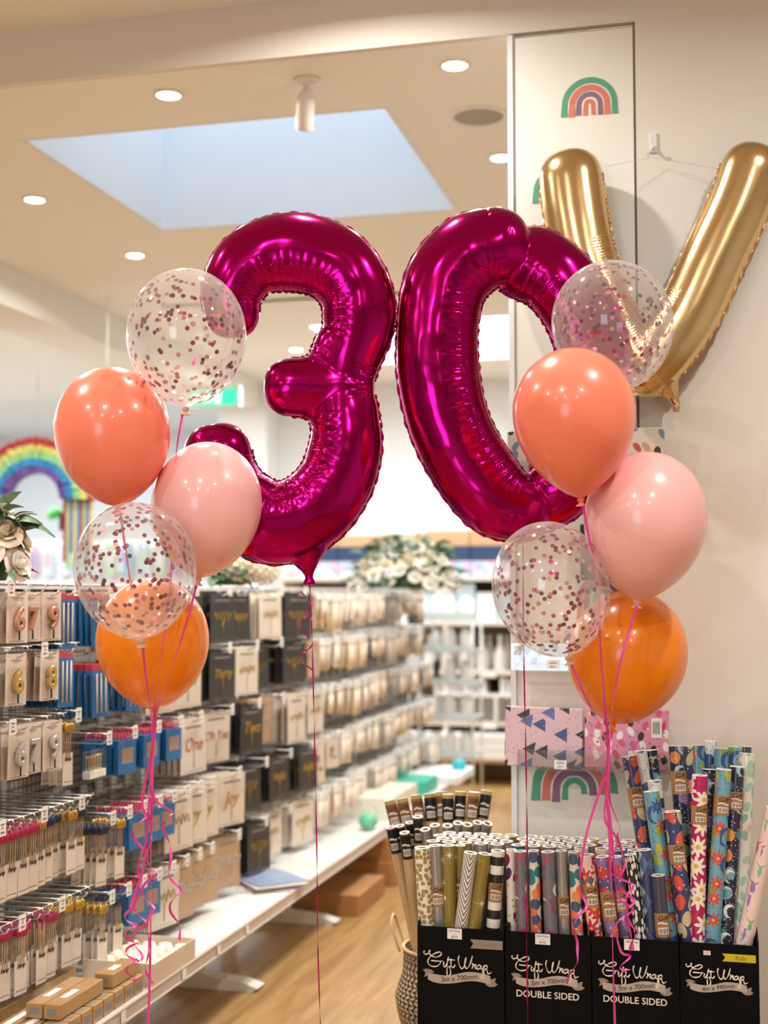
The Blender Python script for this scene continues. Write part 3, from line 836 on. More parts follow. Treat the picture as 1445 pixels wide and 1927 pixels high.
# gold V hung on the wall
pv = atY(1220, 520, YW - .085); DV = (pv - CAMP).dot(-CF)
foil_balloon('letter_balloon', 'gold foil balloon shaped like the letter V hanging on the wall', 'balloon', 1220, 520, DV, [
    [(1076, 322, 61), (1086, 400, 61), (1101, 480, 60), (1130, 570, 58), (1170, 650, 57), (1205, 695, 52)],
    [(1410, 334, 58), (1385, 400, 58), (1340, 495, 58), (1296, 590, 58), (1250, 660, 56), (1215, 700, 52)]],
    (M_vgold, M_vgoldedge), seed=5, yaw=-YAW, creases=False, tail=[(1240, 712, 40), (1256, 738, 20), (1264, 752, 10), (1268, 766, 9), (1268, 780, 8)])
# fine string over the hook
def vstring():
    a = atY(1139, 313, YW - .05); b = atY(1229, 296, YW - .024); c = atY(1352, 318, YW - .05)
    mb = MB()
    pts = [a.lerp(b, i / 10) for i in range(11)] + [b.lerp(c, i / 10) for i in range(1, 11)]
    mb.tube(pts, .0006, 5)
    tag(mb.build('hanging_string', mat('thin_string', '#C9BEB0', .6)), 'thin pale string over the hook joining both arms of the gold V', 'string')
vstring()

# ------------------------------------------------------------------ latex balloons with curling ribbon
M_coral = latex('coral_latex', '#FF8A6C')
M_pink = latex('pink_latex', '#FFC0BA')
M_orange = latex('orange_latex', '#FF8E04')
M_clearlatex = thin_clear('clear_latex', (.96, .94, .93), .05, .10, (.97, .92, .89, 1), .06, fw=.2, fm=.22)
M_knotc = mat('clear_latex_knot', '#E2BE98', .4)
M_rib = mat('pink_curling_ribbon', '#E0449C', .32, coat=.4)
M_ribm = mat('metallic_magenta_ribbon', '#C4207F', .2, metal=.8)
M_conf = [mat('confetti_magenta', '#B02060', .25, metal=.7), mat('confetti_rose', '#E0A596', .3, metal=.5), mat('confetti_plum', '#6A1838', .25, metal=.6)]

def side_vecs(n, f, turns, ph=0):
    out = []
    for i in range(n):
        a = ph + turns * 2 * PI * i / max(n - 1, 1)
        out.append((CR * math.cos(a) + CF * math.sin(a)).normalized())
    return out
def px_path(pts, sub=8):
    return [at(q[0], q[1], q[2]) for q in catmull(pts, sub)]
def ribbon_mb(mb, pts, w=.0045, turns=1.0, ph=0, sub=8):
    path = px_path(pts, sub)
    # side vectors perpendicular to path so the tape keeps its width
    sv = []
    for i, p in enumerate(path):
        t = (path[min(i + 1, len(path) - 1)] - path[max(i - 1, 0)]).normalized()
        a = ph + turns * 2 * PI * i / max(len(path) - 1, 1)
        base = CF.cross(t)
        if base.length < 1e-4: base = CR.copy()
        base.normalize(); o = t.cross(base).normalized()
        sv.append((base * math.cos(a) + o * math.sin(a)).normalized())
    mb.strip(path, w, sv)

def balloon(label, m, cx, top, knot, w, D, ribbons, e=.62, conf=0, name='latex_balloon', seed=0, split=.46, knotmat=None, twist=0):
    """top=(px,py) and knot=(px,py) of the balloon; w width px; D depth of its axis"""
    s = D / FPX
    K = at(knot[0], knot[1], D); T = at(top[0], top[1], D)
    ax = (T - K); h = ax.length; ax.normalize()
    f = CF - ax * CF.dot(ax); f.normalize(); r = ax.cross(f).normalized()
    W = Matrix.Translation(K) @ Matrix((r, f, ax)).transposed().to_4x4()
    root = thing(name, label, 'balloon'); root.matrix_world = W
    R = w * s / 2
    a_top = h * split; zc = h - a_top; n = 56
    prof = []
    for i in range(27):
        a = PI / 2 * i / 26
        prof.append((max(R * math.sin(a), 1e-4), zc + a_top * math.cos(a)))
    for i in range(1, 27):
        q = i / 26
        rr = R * max(1 - q ** 2, 0) ** e
        prof.append((max(rr, R * .045), zc - (zc - .006) * q))
    prof += [(R * .05, .002)]
    MB().lathe(prof, n).build('balloon_skin', m, root)
    kb = MB().lathe([(R * .045, .006), (R * .06, .003), (R * .06, -.001), (R * .035, -.003), (R * .045, -.006), (R * .09, -.010), (R * .095, -.012), (R * .06, -.011), (.0005, -.009)], 16)
    kb.build('knot', knotmat or m, root)
    if conf:
        rnd = random.Random(seed); mb = MB()
        for k in range(conf):
            u = rnd.uniform(-.93, .985)
            # pick on the surface
            if u > 0: a = math.acos(u); rr, z = R * math.sin(a), zc + a_top * math.cos(a)
            else:
                q = -u; rr, z = R * max(1 - q ** 2, 0) ** e, zc - (zc - .006) * q
            th = rnd.uniform(0, 2 * PI)
            c = Vector((rr * math.cos(th), rr * math.sin(th), z))
            if u > 0: nn = Vector((c.x / R ** 2, c.y / R ** 2, (z - zc) / a_top ** 2))
            else:
                dr = -R * e * 2 * q * max(1 - q * q, 1e-3) ** (e - 1)
                nn = Vector((math.cos(th) * (zc), math.sin(th) * (zc), dr))
            nn.normalize(); c -= nn * .0012
            t1 = nn.orthogonal().normalized(); t2 = nn.cross(t1)
            t1t = t1
            rad = rnd.choice([.0047, .0052, .0052])
            ring = [c + (t1 * math.cos(2 * PI * j / 12) + t2 * math.sin(2 * PI * j / 12)) * rad for j in range(12)]
            mb.add(ring + [v - nn * .0002 for v in ring], [list(range(12)), [12 + j for j in range(12)][::-1]], rnd.choice([0, 0, 0, 1, 1, 2, 2]))
        tag(mb.build('confetti', M_conf, root), 'pink and rose foil confetti dots inside the clear balloon', kind='stuff')
    inv = W.inverted()
    for (kw) in ribbons:
        mb = MB(); ribbon_mb(mb, **kw)
        mb.v = [tuple(inv @ Vector(v)) for v in mb.v]
        mb.build('curling_ribbon', M_rib, root)
    return root

def rb(pts, w=.0058, turns=.5, ph=0, sub=8): return dict(pts=pts, w=w, turns=turns, ph=ph, sub=sub)
def curl(x0, y0, x1, y1, n, ax, D, az=.012, ph=0, drift=None, steps=7):
    """curly tail: helix points in px with depth swing"""
    out = []
    N = int(n * steps)
    for i in range(N + 1):
        t = i / N; a = ph + 2 * PI * n * t
        amp = ax * (.55 + .45 * math.sin(t * 9 + ph)) if drift is None else ax * drift(t)
        out.append((x0 + (x1 - x0) * t + amp * math.sin(a), y0 + (y1 - y0) * t + amp * .35 * math.cos(a * 1.0), D + az * math.cos(a)))
    return out
# left cluster: gathers near (290, 1345)
GL = (290, 1350, 3.03)
balloon('clear balloon with pink confetti, highest of the left bunch', M_clearlatex, 352, (353, 506), (349, 771), 224, 2.99,
        [rb([(344, 776, 2.99), (332, 850, 2.98), (324, 960, 3.1), (322, 1080, 3.12), (306, 1220, 2.93), (291, 1340, 3.0), (288, 1420, 3.0), (284, 1600, 3.0), (283, 1780, 3.0), (278, 1960, 3.0)], turns=1.5)], conf=330, seed=1, name='confetti_balloon', e=.55, knotmat=M_knotc, split=.47)
balloon('plain coral balloon in the left bunch', M_coral, 210, (203, 691), (222, 958), 216, 3.0,
        [rb([(226, 962, 3.02), (240, 1060, 3.06), (262, 1200, 3.1), (283, 1330, 3.03), (287, 1400, 3.0), (268, 1500, 3.0)] + curl(262, 1530, 262, 1810, 4.2, 14, 3.0, ph=1), turns=3)], seed=2, split=.45)
balloon('plain pale pink balloon in the left bunch, in front of the number 3', M_pink, 390, (402, 832), (373, 1092), 207, 3.06,
        [rb([(370, 1098, 3.06), (352, 1170, 3.02), (322, 1260, 3.0), (296, 1338, 3.0), (286, 1420, 3.0), (290, 1500, 3.0)] + curl(312, 1530, 338, 1770, 3.2, 15, 3.0, ph=2), turns=3)], seed=3, split=.45)
balloon('clear balloon with pink confetti, in front of the left orange balloon', M_clearlatex, 245, (244, 945), (266, 1208), 229, 2.88,
        [rb([(268, 1212, 2.9), (274, 1270, 2.93), (284, 1345, 2.97), (285, 1430, 3.0), (280, 1500, 3.0)] + curl(284, 1530, 278, 1850, 4.6, 14, 3.0, ph=4), turns=3)], conf=350, seed=4, name='confetti_balloon', e=.55, knotmat=M_knotc, split=.47)
balloon('plain orange balloon, lowest of the left bunch', M_orange, 282, (284, 1088), (291, 1340), 211, 3.14,
        [rb([(291, 1345, 3.13), (290, 1400, 3.05), (282, 1460, 3.0), (276, 1560, 3.0), (268, 1640, 3.0)] + curl(246, 1700, 250, 1850, 4.5, 15, 3.0, az=.016, ph=0, drift=lambda t: .8), turns=4)], seed=5, split=.46)
# right cluster: gathers near (1145, 1400)
balloon('clear balloon with pink confetti, highest of the right bunch', M_clearlatex, 1128, (1118, 495), (1190, 736), 226, 3.0,
        [rb([(1186, 745, 3.02), (1150, 850, 3.08), (1116, 960, 3.08), (1126, 1100, 3.0), (1130, 1230, 2.92), (1142, 1390, 2.98), (1143, 1500, 3.0), (1150, 1650, 3.0), (1153, 1800, 3.0), (1158, 1960, 3.0)], turns=1.5)], conf=330, seed=6, name='confetti_balloon', e=.55, knotmat=M_knotc, split=.47)
balloon('plain coral balloon in the right bunch', M_coral, 1078, (1070, 655), (1093, 942), 230, 2.84,
        [rb([(1096, 948, 2.85), (1108, 1010, 2.86), (1122, 1080, 2.87), (1129, 1200, 2.89), (1138, 1330, 2.93), (1145, 1400, 2.97), (1147, 1500, 3.0)] + curl(1165, 1560, 1190, 1790, 3.0, 15, 3.0, ph=3), turns=3)], seed=7, split=.42, e=.7)
balloon('plain pale pink balloon in the right bunch', M_pink, 1224, (1226, 850), (1199, 1134), 229, 2.93,
        [rb([(1198, 1140, 2.92), (1180, 1200, 2.88), (1162, 1270, 2.88), (1150, 1350, 2.93), (1144, 1400, 2.97), (1140, 1450, 3.0), (1106, 1560, 3.0), (1092, 1640, 3.0)] + curl(1096, 1660, 1080, 1850, 2.0, 14, 3.0, ph=5), turns=2)], seed=8, split=.44, e=.64)
balloon('clear balloon with pink confetti, lower left of the right bunch', M_clearlatex, 1018, (1006, 984), (1070, 1240), 220, 2.93,
        [rb([(1074, 1246, 2.93), (1092, 1290, 2.93), (1118, 1345, 2.95), (1138, 1390, 2.98), (1146, 1450, 3.0), (1138, 1540, 3.0), (1160, 1580, 3.0), (1150, 1640, 3.0)] + curl(1176, 1660, 1190, 1790, 1.5, 14, 3.0, ph=1), turns=2)], conf=330, seed=9, name='confetti_balloon', e=.55, knotmat=M_knotc, split=.47)
balloon('plain orange balloon, lowest of the right bunch', M_orange, 1200, (1206, 1112), (1152, 1366), 222, 3.1,
        [rb([(1151, 1370, 3.1), (1149, 1410, 3.05), (1141, 1470, 3.0), (1150, 1560, 3.0), (1156, 1640, 3.0), (1165, 1690, 3.0), (1190, 1712, 3.0), (1160, 1740, 3.0), (1168, 1790, 3.0), (1186, 1800, 3.0), (1166, 1820, 3.0), (1180, 1828, 3.0)], turns=2)], seed=10, split=.47, e=.62)
# strings of the number balloons
for (lab, pts) in (('metallic magenta ribbon with a curl hanging from the foil three', [(583, 1101, 3.2), (587, 1200, 3.2), (592, 1400, 3.2), (596, 1600, 3.2), (598, 1780, 3.2), (604, 1960, 3.2)]),
                   ('metallic magenta ribbon hanging from the foil zero, before the gift wrap boxes', [(984, 1018, 3.1), (985, 1200, 3.1), (989, 1400, 3.1), (992, 1600, 3.1), (991, 1780, 3.1), (994, 1960, 3.1)])):
    mb = MB(); ribbon_mb(mb, pts, w=.0035, turns=3.5, sub=16)
    if 'three' in lab: ribbon_mb(mb, [(565, 1112, 3.2), (584, 1140, 3.2), (566, 1172, 3.19), (572, 1190, 3.19), (588, 1212, 3.2), (564, 1238, 3.19), (590, 1262, 3.2)], w=.0035, turns=2.0, sub=10)
    tag(mb.build('metallic_ribbon', M_ribm), lab, 'ribbon')
# ------------------------------------------------------------------ gift wrap boxes
YF = 3.20; YBX = 3.455
def smooth2(pts, sub=6): return [(p[0], p[1]) for p in catmull(pts, sub)]
# handwriting strokes traced in a 1445x1190 view of the first box (170x140 px of the photo)
GW = [
 [(150, 438), (136, 452), (142, 475), (170, 485), (205, 470), (232, 440), (225, 425), (215, 445), (235, 485), (290, 515), (355, 512), (405, 480), (410, 450), (375, 440), (300, 470), (235, 520), (200, 580), (215, 635), (270, 662), (340, 655), (385, 620), (405, 570)],
 [(250, 574), (330, 578), (440, 572)],
 [(455, 585), (445, 620), (450, 655), (475, 650), (500, 600)],
 [(525, 500), (510, 560), (500, 650), (498, 730), (505, 780), (530, 785), (555, 750), (550, 680), (530, 655), (560, 640)],
 [(500, 545), (560, 545), (625, 545)],
 [(565, 525), (560, 590), (570, 650), (600, 655), (625, 615)],
 [(692, 475), (675, 530), (690, 610), (725, 665), (760, 640), (785, 570), (795, 500), (778, 540), (775, 610), (800, 660), (845, 620), (875, 540), (895, 465)],
 [(885, 580), (905, 590), (885, 660), (910, 610), (945, 590), (945, 600), (935, 640), (945, 655), (965, 640)],
 [(1020, 595), (985, 600), (960, 635), (975, 660), (1010, 640), (1030, 600), (1025, 645), (1045, 655), (1060, 640)],
 [(1075, 595), (1060, 650), (1045, 720), (1035, 780), (1055, 800), (1075, 770), (1070, 700), (1072, 630), (1100, 595), (1122, 610), (1115, 640), (1090, 655), (1120, 665), (1125, 700), (1150, 715), (1190, 690)],
]
BAN = [(120, 715), (190, 700), (260, 715), (300, 745), (330, 775), (420, 785), (530, 778), (640, 755), (760, 720), (880, 705), (1000, 712), (1110, 730), (1170, 745), (1175, 798), (1255, 770), (1240, 835), (1285, 865), (1230, 905), (1150, 912), (1095, 880), (1085, 858), (1000, 845), (900, 840), (780, 855), (640, 885), (500, 905), (380, 908), (270, 895), (200, 860), (200, 805), (140, 828), (160, 765)]
BANT = [(198, 858), (330, 898), (420, 907)]
def gift_box(x0, x1, label, size_text, double, colour_tab, tabtext, price, stub, ztop=.512):
    W_ = x1 - x0
    t = thing('gift_wrap_box', label, 'display box', ((x0 + x1) / 2, (YF + YBX) / 2, 0), group='black gift wrap boxes')
    hx = W_ / 2 - .0015; hy = (YBX - YF) / 2
    mb = MB(); w = .004
    mb.box(-hx, hx, -hy, -hy + w, 0, ztop).box(-hx, hx, hy - w, hy, 0, ztop + .02).box(-hx, -hx + w, -hy + w, hy - w, 0, ztop + .01).box(hx - w, hx, -hy + w, hy - w, 0, ztop + .01)
    mb.box(-hx + w, hx - w, -hy + w, hy - w, 0, .006)
    mb.build('carton', M_black, t)
    k = W_ / 1370.0             # traced units to metres
    def tr(x, y): return ((x - 710) * k, -(y - 75) * k * 1.0)
    F = faceY(0, -hy - .0003, ztop - .002)
    mb = MB()
    for st in GW:
        pts = [F @ Vector((*tr(x, y), 0)) for x, y in smooth2(st, 7)]
        mb.tube(pts, [.00165 * (0.8 + .25 * math.sin(i * .35)) for i in range(len(pts))], 6)
    mb.build('handwritten_title', M_cream, t)
    def ribb(idx, name, m, dz):
        mb = MB()
        top = [(198, 760), (300, 772), (420, 785), (530, 778), (640, 755), (760, 720), (880, 705), (1000, 712), (1110, 730), (1172, 752)]
        bot = [(200, 860), (270, 890), (380, 908), (500, 905), (640, 885), (780, 855), (900, 840), (1000, 845), (1085, 858), (1172, 872)]
        a = smooth2(top, 3); b = smooth2(bot, 3)
        mb.add([F @ Vector((*tr(*p), dz)) for p in a] + [F @ Vector((*tr(*p), dz)) for p in b], [(i, i + 1, len(a) + i + 1, len(a) + i) for i in range(len(a) - 1)])
        for pl in ([(120, 715), (190, 700), (260, 715), (300, 750), (198, 770), (198, 805), (140, 828), (160, 765)],
                   [(1172, 798), (1255, 770), (1240, 835), (1285, 865), (1230, 905), (1150, 912), (1095, 880), (1090, 865), (1172, 860)]):
            cx_, cy_ = sum(p[0] for p in pl) / len(pl), sum(p[1] for p in pl) / len(pl)
            mb.add([F @ Vector((*tr(cx_, cy_), dz * .6))] + [F @ Vector((*tr(*p), dz * .6)) for p in pl], [(0, 1 + i, 1 + (i + 1) % len(pl)) for i in range(len(pl))], 1)
        return mb.build(name, m, t)
    ribb(0, 'printed_banner', [M_silver, M_silverd], .0006)
    def warp(v):
        x = v.x; return Vector((x, v.y + .006 * math.sin(x / (W_ * .5) * 2.0), v.z))
    mb = MB(); add_text(mb, size_text, .0155 * W_ / .2, F @ Matrix.Translation((*tr(690, 812), .0009)) @ Matrix.Rotation(.05, 4, 'Z'), .0002, warp=warp)
    mb.build('size_text', M_ink, t)
    if double:
        mb = MB(); add_text(mb, 'DOUBLE SIDED', .0215 * W_ / .2, F @ Matrix.Translation((*tr(700, 1020), .0004)), .0003, bevel=.0002)
        mb.build('double_sided_text', M_cream, t)
    if tabtext:
        X = (860, 1360) if tabtext != 'Kids' else (760, 1330)
        ys = (215, 350)
        mb = MB(); pl = [(X[0], ys[0]), (X[1], ys[0]), (X[1], ys[1]), (X[0], ys[1]), (X[0] + 50, (ys[0] + ys[1]) / 2)]
        mb.add([F @ Vector((*tr(*p), .0006)) for p in pl], [(0, 4, 1), (4, 2, 1), (4, 3, 2)])
        tb = mb.build('corner_tab', colour_tab, t)
        mb = MB(); add_text(mb, tabtext, .0135 if tabtext == 'Kids' else .011, F @ Matrix.Translation((*tr((X[0] + X[1]) / 2 + 30, 283), .0009)), .0001)
        mb.build('tab_text', M_greyink if tabtext != 'Kids' else mat('olive_ink', '#6a6410', .6), tb)
    if price:
        px_, lines = price
        cx_, cy_ = tr(px_, 175)
        pt = MB().box(-.0175, .0175, -.0006, 0, -.012, .0125).build('price_ticket', M_ticket, t, loc=(cx_, -hy - .0008, ztop - .0135))
        mb = MB()
        for (txt, dy, sz) in lines: add_text(mb, txt, sz, faceY(0, -.0009, dy), .0001)
        mb.build('ticket_text', M_ink, pt)
    elif tabtext == 'Kids':
        MB().box(-.008, .008, -.0006, 0, -.005, .005).build('blank_sticker', mat('pale_pink_sticker', '#E0BFC0', .6), t, loc=(tr(500, 0)[0], -hy - .0004, ztop - .021))
    for (sx, sz, m) in stub:
        # printed picture of a roll end low on the carton
        g = MB()
        hw = .0105
        g.box(-hw, hw, -.0004, 0, -.2, 0, 0)
        g.lathe([(.0005, 0), (hw, 0)], 20, 1, M=faceY(0, -.0006, 0) @ Matrix.Diagonal((1, .32, 1, 1)))
        g.lathe([(.0005, 0), (hw * .8, 0)], 20, 2, M=faceY(0, -.0009, 0) @ Matrix.Diagonal((1, .3, 1, 1)))
        g.build('printed_roll_picture', [m, M_cream, M_kraftlight], t, loc=(sx, -hy - .0003, sz))
    return t
BX = [-.723, -.511, -.309, -.110, .066]
gift_box(BX[0], BX[1], 'black gift wrap box reading 3m x 700mm, leftmost of the row', '3m x 700mm', False, M_silverd, 'Specialty', (620, [('Gift Wrap', .007, .0068), ('-----', 0, .005), ('$5.95', -.007, .0068)]), [])
gift_box(BX[1], BX[2], 'black double sided gift wrap box reading 1.5m x 700mm, second from the left', '1.5m x 700mm', True, None, None, (630, [('Gift Wrap', .007, .0068), ('-----', 0, .005), ('$3.95', -.007, .0068)]), [(.0, .262, PAT['cage']), (-.032, .235, PAT['diamond'])])
gift_box(BX[2], BX[3], 'black double sided gift wrap box reading 1.5m x 700mm, left of the Kids box', '1.5m x 700mm', True, None, None, (660, [('Gift Wrap', .007, .0068), ('-----', 0, .005), ('$3.95', -.007, .0068)]), [(.008, .262, PAT['cage'])])
gift_box(BX[3], BX[4], 'black gift wrap box reading 4m x 990mm with a yellow Kids tab', '4m x 990mm', False, M_yellow, 'Kids', None, [])

# ------------------------------------------------------------------ wrapping paper rolls
M_rollend = mat('white_paper_roll_end', '#E9E4DB', .7)
M_core = mat('grey_core', '#5E574D', .8)
M_capfoil = mat('shrink_film_end', '#A8A298', .25, metal=.4, noise=.45, nscale=150, bump=.6)
M_band = mat('kraft_label_band', '#A87E58', .7)
_rollmesh = {}
def roll_mesh(kind, L, r, film):
    k = (kind, round(L, 3), round(r, 4), film)
    if k in _rollmesh: return _rollmesh[k]
    n = 24; mb = MB()
    rings = [[Vector((r * math.cos(2 * PI * j / n), r * math.sin(2 * PI * j / n), z)) for j in range(n)] for z in (0, L - .0015)]
    mb.loft(rings, 0, uvf=lambda i, j: (j / n * 2 * PI * r, (0, L)[i]))
    mb.lathe([(r, L - .0015), (r * .97, L), (r * .78, L), (r * .74, L - .002)], n, 1)
    mb.lathe([(.0005, L - .006), (r * .74, L - .002)], n, 2)
    mb.lathe([(.0005, 0), (r, 0)], n, 1)
    _rollmesh[k] = mb.mesh('paper', [PAT[kind] if kind in PAT else kind, M_rollend, M_capfoil])
    return _rollmesh[k]
def roll_between(P1, P2, kind, r, zmin=.02, spin=0):
    """P1 top centre, P2 lower point on the axis"""
    d = (P1 - P2).normalized(); L = (P1.z - zmin) / d.z
    base = P1 - d * L
    return base, d, L
def make_roll(px1, py1, px2, py2, Y1, Y2, kind, rpx, label, band=None, group=None, name='gift_wrap_roll', zmin=.03, core=True, bandtxt=True, bandm=None, maxL=None):
    P1 = atY(px1, py1, Y1); P2 = atY(px2, py2, Y2)
    D = (P1 - CAMP).dot(-CF); r = rpx * D / FPX
    base, d, L = roll_between(P1, P2, kind, r, zmin)
    if maxL and L > maxL: base = P1 - d * maxL; L = maxL
    z = d; x = Vector((0, 1, 0)).cross(z); x = CR - z * CR.dot(z); x.normalize(); y = z.cross(x)
    R = Matrix((x, y, z)).transposed().to_4x4()
    spin = random.uniform(0, 6.28)
    t = thing(name, label, 'wrapping paper roll', group=group)
    t.matrix_world = Matrix.Translation(base) @ R
    o = bpy.data.objects.new('paper', roll_mesh(kind, L, r, False)); COL.objects.link(o); o.parent = t; o.rotation_euler = (0, 0, spin)
    if core: MB().lathe([(r * .42, L - .012), (r * .42, L - .0012), (r * .34, L - .0008), (r * .32, L - .012)], 16, 0).build('core', M_core, t)
    if band:
        # band = (px y top, px y bottom) measured along the axis from the end, as fractions of L
        b0, b1 = L - band[0], L - band[1]
        mb = MB(); n = 28; rr = r + .0006
        rings = [[Vector((rr * math.cos(2 * PI * j / n), rr * math.sin(2 * PI * j / n), zz)) for j in range(n)] for zz in (b1, b0)]
        mb.loft(rings, 0)
        b = mb.build('label_band', bandm or M_band, t)
        ang = -PI / 2
        def wrapM(v, rad=rr + .0004):
            a = ang + v.x / rr
            return Vector((rad * math.cos(a), rad * math.sin(a), v.y))
        hgt = b0 - b1
        if bandtxt:
            mb = MB()
            w = min(.013, r * .8)
            def quad(x0, x1, y0, y1, mi):
                mb.add([wrapM(Vector((x0 + (x1 - x0) * q / 4, yy, 0))) for yy in (y0, y1) for q in range(5)], [(q, q + 1, 5 + q + 1, 5 + q) for q in range(4)], mi)
            yc = b1 + hgt * .28
            quad(-w, w, yc - hgt * .14, yc + hgt * .14, 0)
            ww = rr + .0008
            for q in range(9):
                xx = -w * .85 + q * w * .19
                mb.add([wrapM(Vector((xx + dx, yy, 0)), ww) for yy, dx in ((yc - hgt * .1, 0), (yc - hgt * .1, w * (.1 if q % 3 else .05)), (yc + hgt * .1, w * (.1 if q % 3 else .05)), (yc + hgt * .1, 0))], [(0, 1, 2, 3)], 1)
            for q in range(6):
                xx = -w + q * w / 3
                mb.add([wrapM(Vector((xx + dx, b1 + hgt * (.55 + dy) + .002 * math.sin(q), 0)), ww) for dx, dy in ((0, 0), (w / 3, 0), (w / 3, .07), (0, .07))], [(0, 1, 2, 3)], 0)
            vs, fs = text_mesh('Gift', min(.016, r * 1.1), .0001, .3)
            mb.add([wrapM(Vector((v.x, v.y + b1 + hgt * .8, 0)), ww) for v in vs], fs, 1)
            mb.build('barcode_print', [M_cream, M_ink], b)
    return t

front = [
 # px1, py1, px2, Y1, kind, r, band(m from top), label
 (795, 1594, 803, 3.235, 'dots', 15.5, None, 'cream roll with gold spots, leftmost at the front of the 3m x 700mm box'),
 (819, 1590, 826, 3.245, 'silver', 12.5, (.095, .145), 'silver film roll with a kraft label, between the spotted roll and the gold star roll'),
 (843, 1590, 848, 3.25, 'goldstar', 12.5, None, 'gold roll with white stars standing upright, left of the chevron roll'),
 (866, 1590, 864, 3.275, 'gold', 10, (.07, .13), 'narrow gold roll behind the white chevron roll'),
 (886, 1604, 868, 3.228, 'chevron', 13, None, 'white roll with grey chevrons leaning left in the 3m x 700mm box'),
 (913, 1606, 893, 3.232, 'goldstar', 12.5, None, 'gold roll with white stars leaning left, beside the striped roll'),
 (937, 1600, 928, 3.24, 'bands', 13, (.075, .12), 'black and white banded roll, rightmost in the 3m x 700mm box'),
 (962, 1598, 964, 3.26, 'darkflor', 10, None, 'white roll with dark berries, leftmost in the second box'),
 (979, 1601, 984, 3.232, 'greyflor', 12, None, 'grey floral film roll, left one of two in the second box'),
 (1004, 1600, 1009, 3.235, 'circles', 10.5, None, 'roll with overlapping coloured circles, between the two grey floral rolls'),
 (1031, 1602, 1037, 3.232, 'greyflor', 13, None, 'grey floral film roll, right one of two in the second box'),
 (1056, 1600, 1062, 3.24, 'silver', 11, (.105, .155), 'silver film roll with a kraft label, in the second box'),
 (1080, 1602, 1086, 3.235, 'circles', 11, None, 'roll with coloured circles, rightmost in the second box'),
 (1104, 1608, 1119, 3.235, 'redflor', 14, (.07, .12), 'pale roll with red poppies, leftmost in the third box'),
 (1133, 1611, 1150, 3.232, 'tealcoral', 13, (.08, .145), 'teal and coral patterned roll with a wide label, beside the red poppy roll'),
 (1159, 1611, 1175, 3.245, 'tealcoral', 11.5, (.08, .125), 'teal and coral patterned roll, left of the black dashed roll'),
 (1186, 1607, 1203, 3.232, 'dashes', 11.5, None, 'black roll with small white dashes'),
 (1213, 1598, 1226, 3.25, 'diamond', 12, None, 'pale blue diamond checked film roll, right of the dashed roll'),
 (1238, 1646, 1246, 3.232, 'navyplain', 13, (.085, .14), 'short dark navy roll with a kraft label, rightmost in the third box'),
]
PAT['navyplain'] = mat('navy_film_wrap', '#3E3F55', .28, coat=.8, noise=.2, nscale=20)
for (a, b, c, Y1, kind, r, band, lab) in front:
    make_roll(a, b, c, 1745, Y1, max(Y1 - .0, 3.226), kind, r, lab, band, maxL=.69)
# rolls packed behind them, seen by their white ends
protos = {}
def packed(x0, x1, y0, y1, nx, ny, kinds, ztop, label, group, rr=.0172):
    for j in range(ny):
        for i in range(nx):
            k = random.choice(kinds)
            L = .66 + random.uniform(-.008, .004)
            L = round(L / .004) * .004
            x = x0 + (i + .5 + (.25 if j % 2 else -.25) * .8) * (x1 - x0) / nx; y = y0 + (j + .5) * (y1 - y0) / ny
            key = (k, L)
            if key not in protos:
                t = thing('gift_wrap_roll', label, 'wrapping paper roll', (x, y, .012), group=group)
                o = bpy.data.objects.new('paper', roll_mesh(k, L, rr, False)); COL.objects.link(o); o.parent = t
                MB().lathe([(rr * .42, L - .012), (rr * .42, L - .001), (rr * .34, L - .0008), (rr * .32, L - .012)], 12, 0).build('core', M_core, t)
                remember(t); protos[key] = t
            else:
                t = copy_tree(protos[key])
            t.location = (x, y, ztop - L); t['label'] = label; t['group'] = group; t.rotation_euler = (0, 0, random.uniform(0, 6))
packed(BX[0] + .006, BX[1] - .006, 3.285, YBX - .004, 5, 4, ['goldstar', 'silver', 'dots', 'gold'], .695, 'white roll end packed behind the front rolls of the 3m x 700mm box', 'rolls packed in the first box')
packed(BX[1] + .006, BX[2] - .006, 3.285, YBX - .004, 5, 4, ['greyflor', 'silver', 'circles', 'darkflor'], .695, 'roll end packed behind the front rolls of the second gift wrap box', 'rolls packed in the second box')
packed(BX[2] + .006, BX[3] - .04, 3.285, YBX - .004, 4, 4, ['tealcoral', 'redflor', 'diamond', 'dashes'], .695, 'roll end packed behind the front rolls of the third gift wrap box', 'rolls packed in the third box')
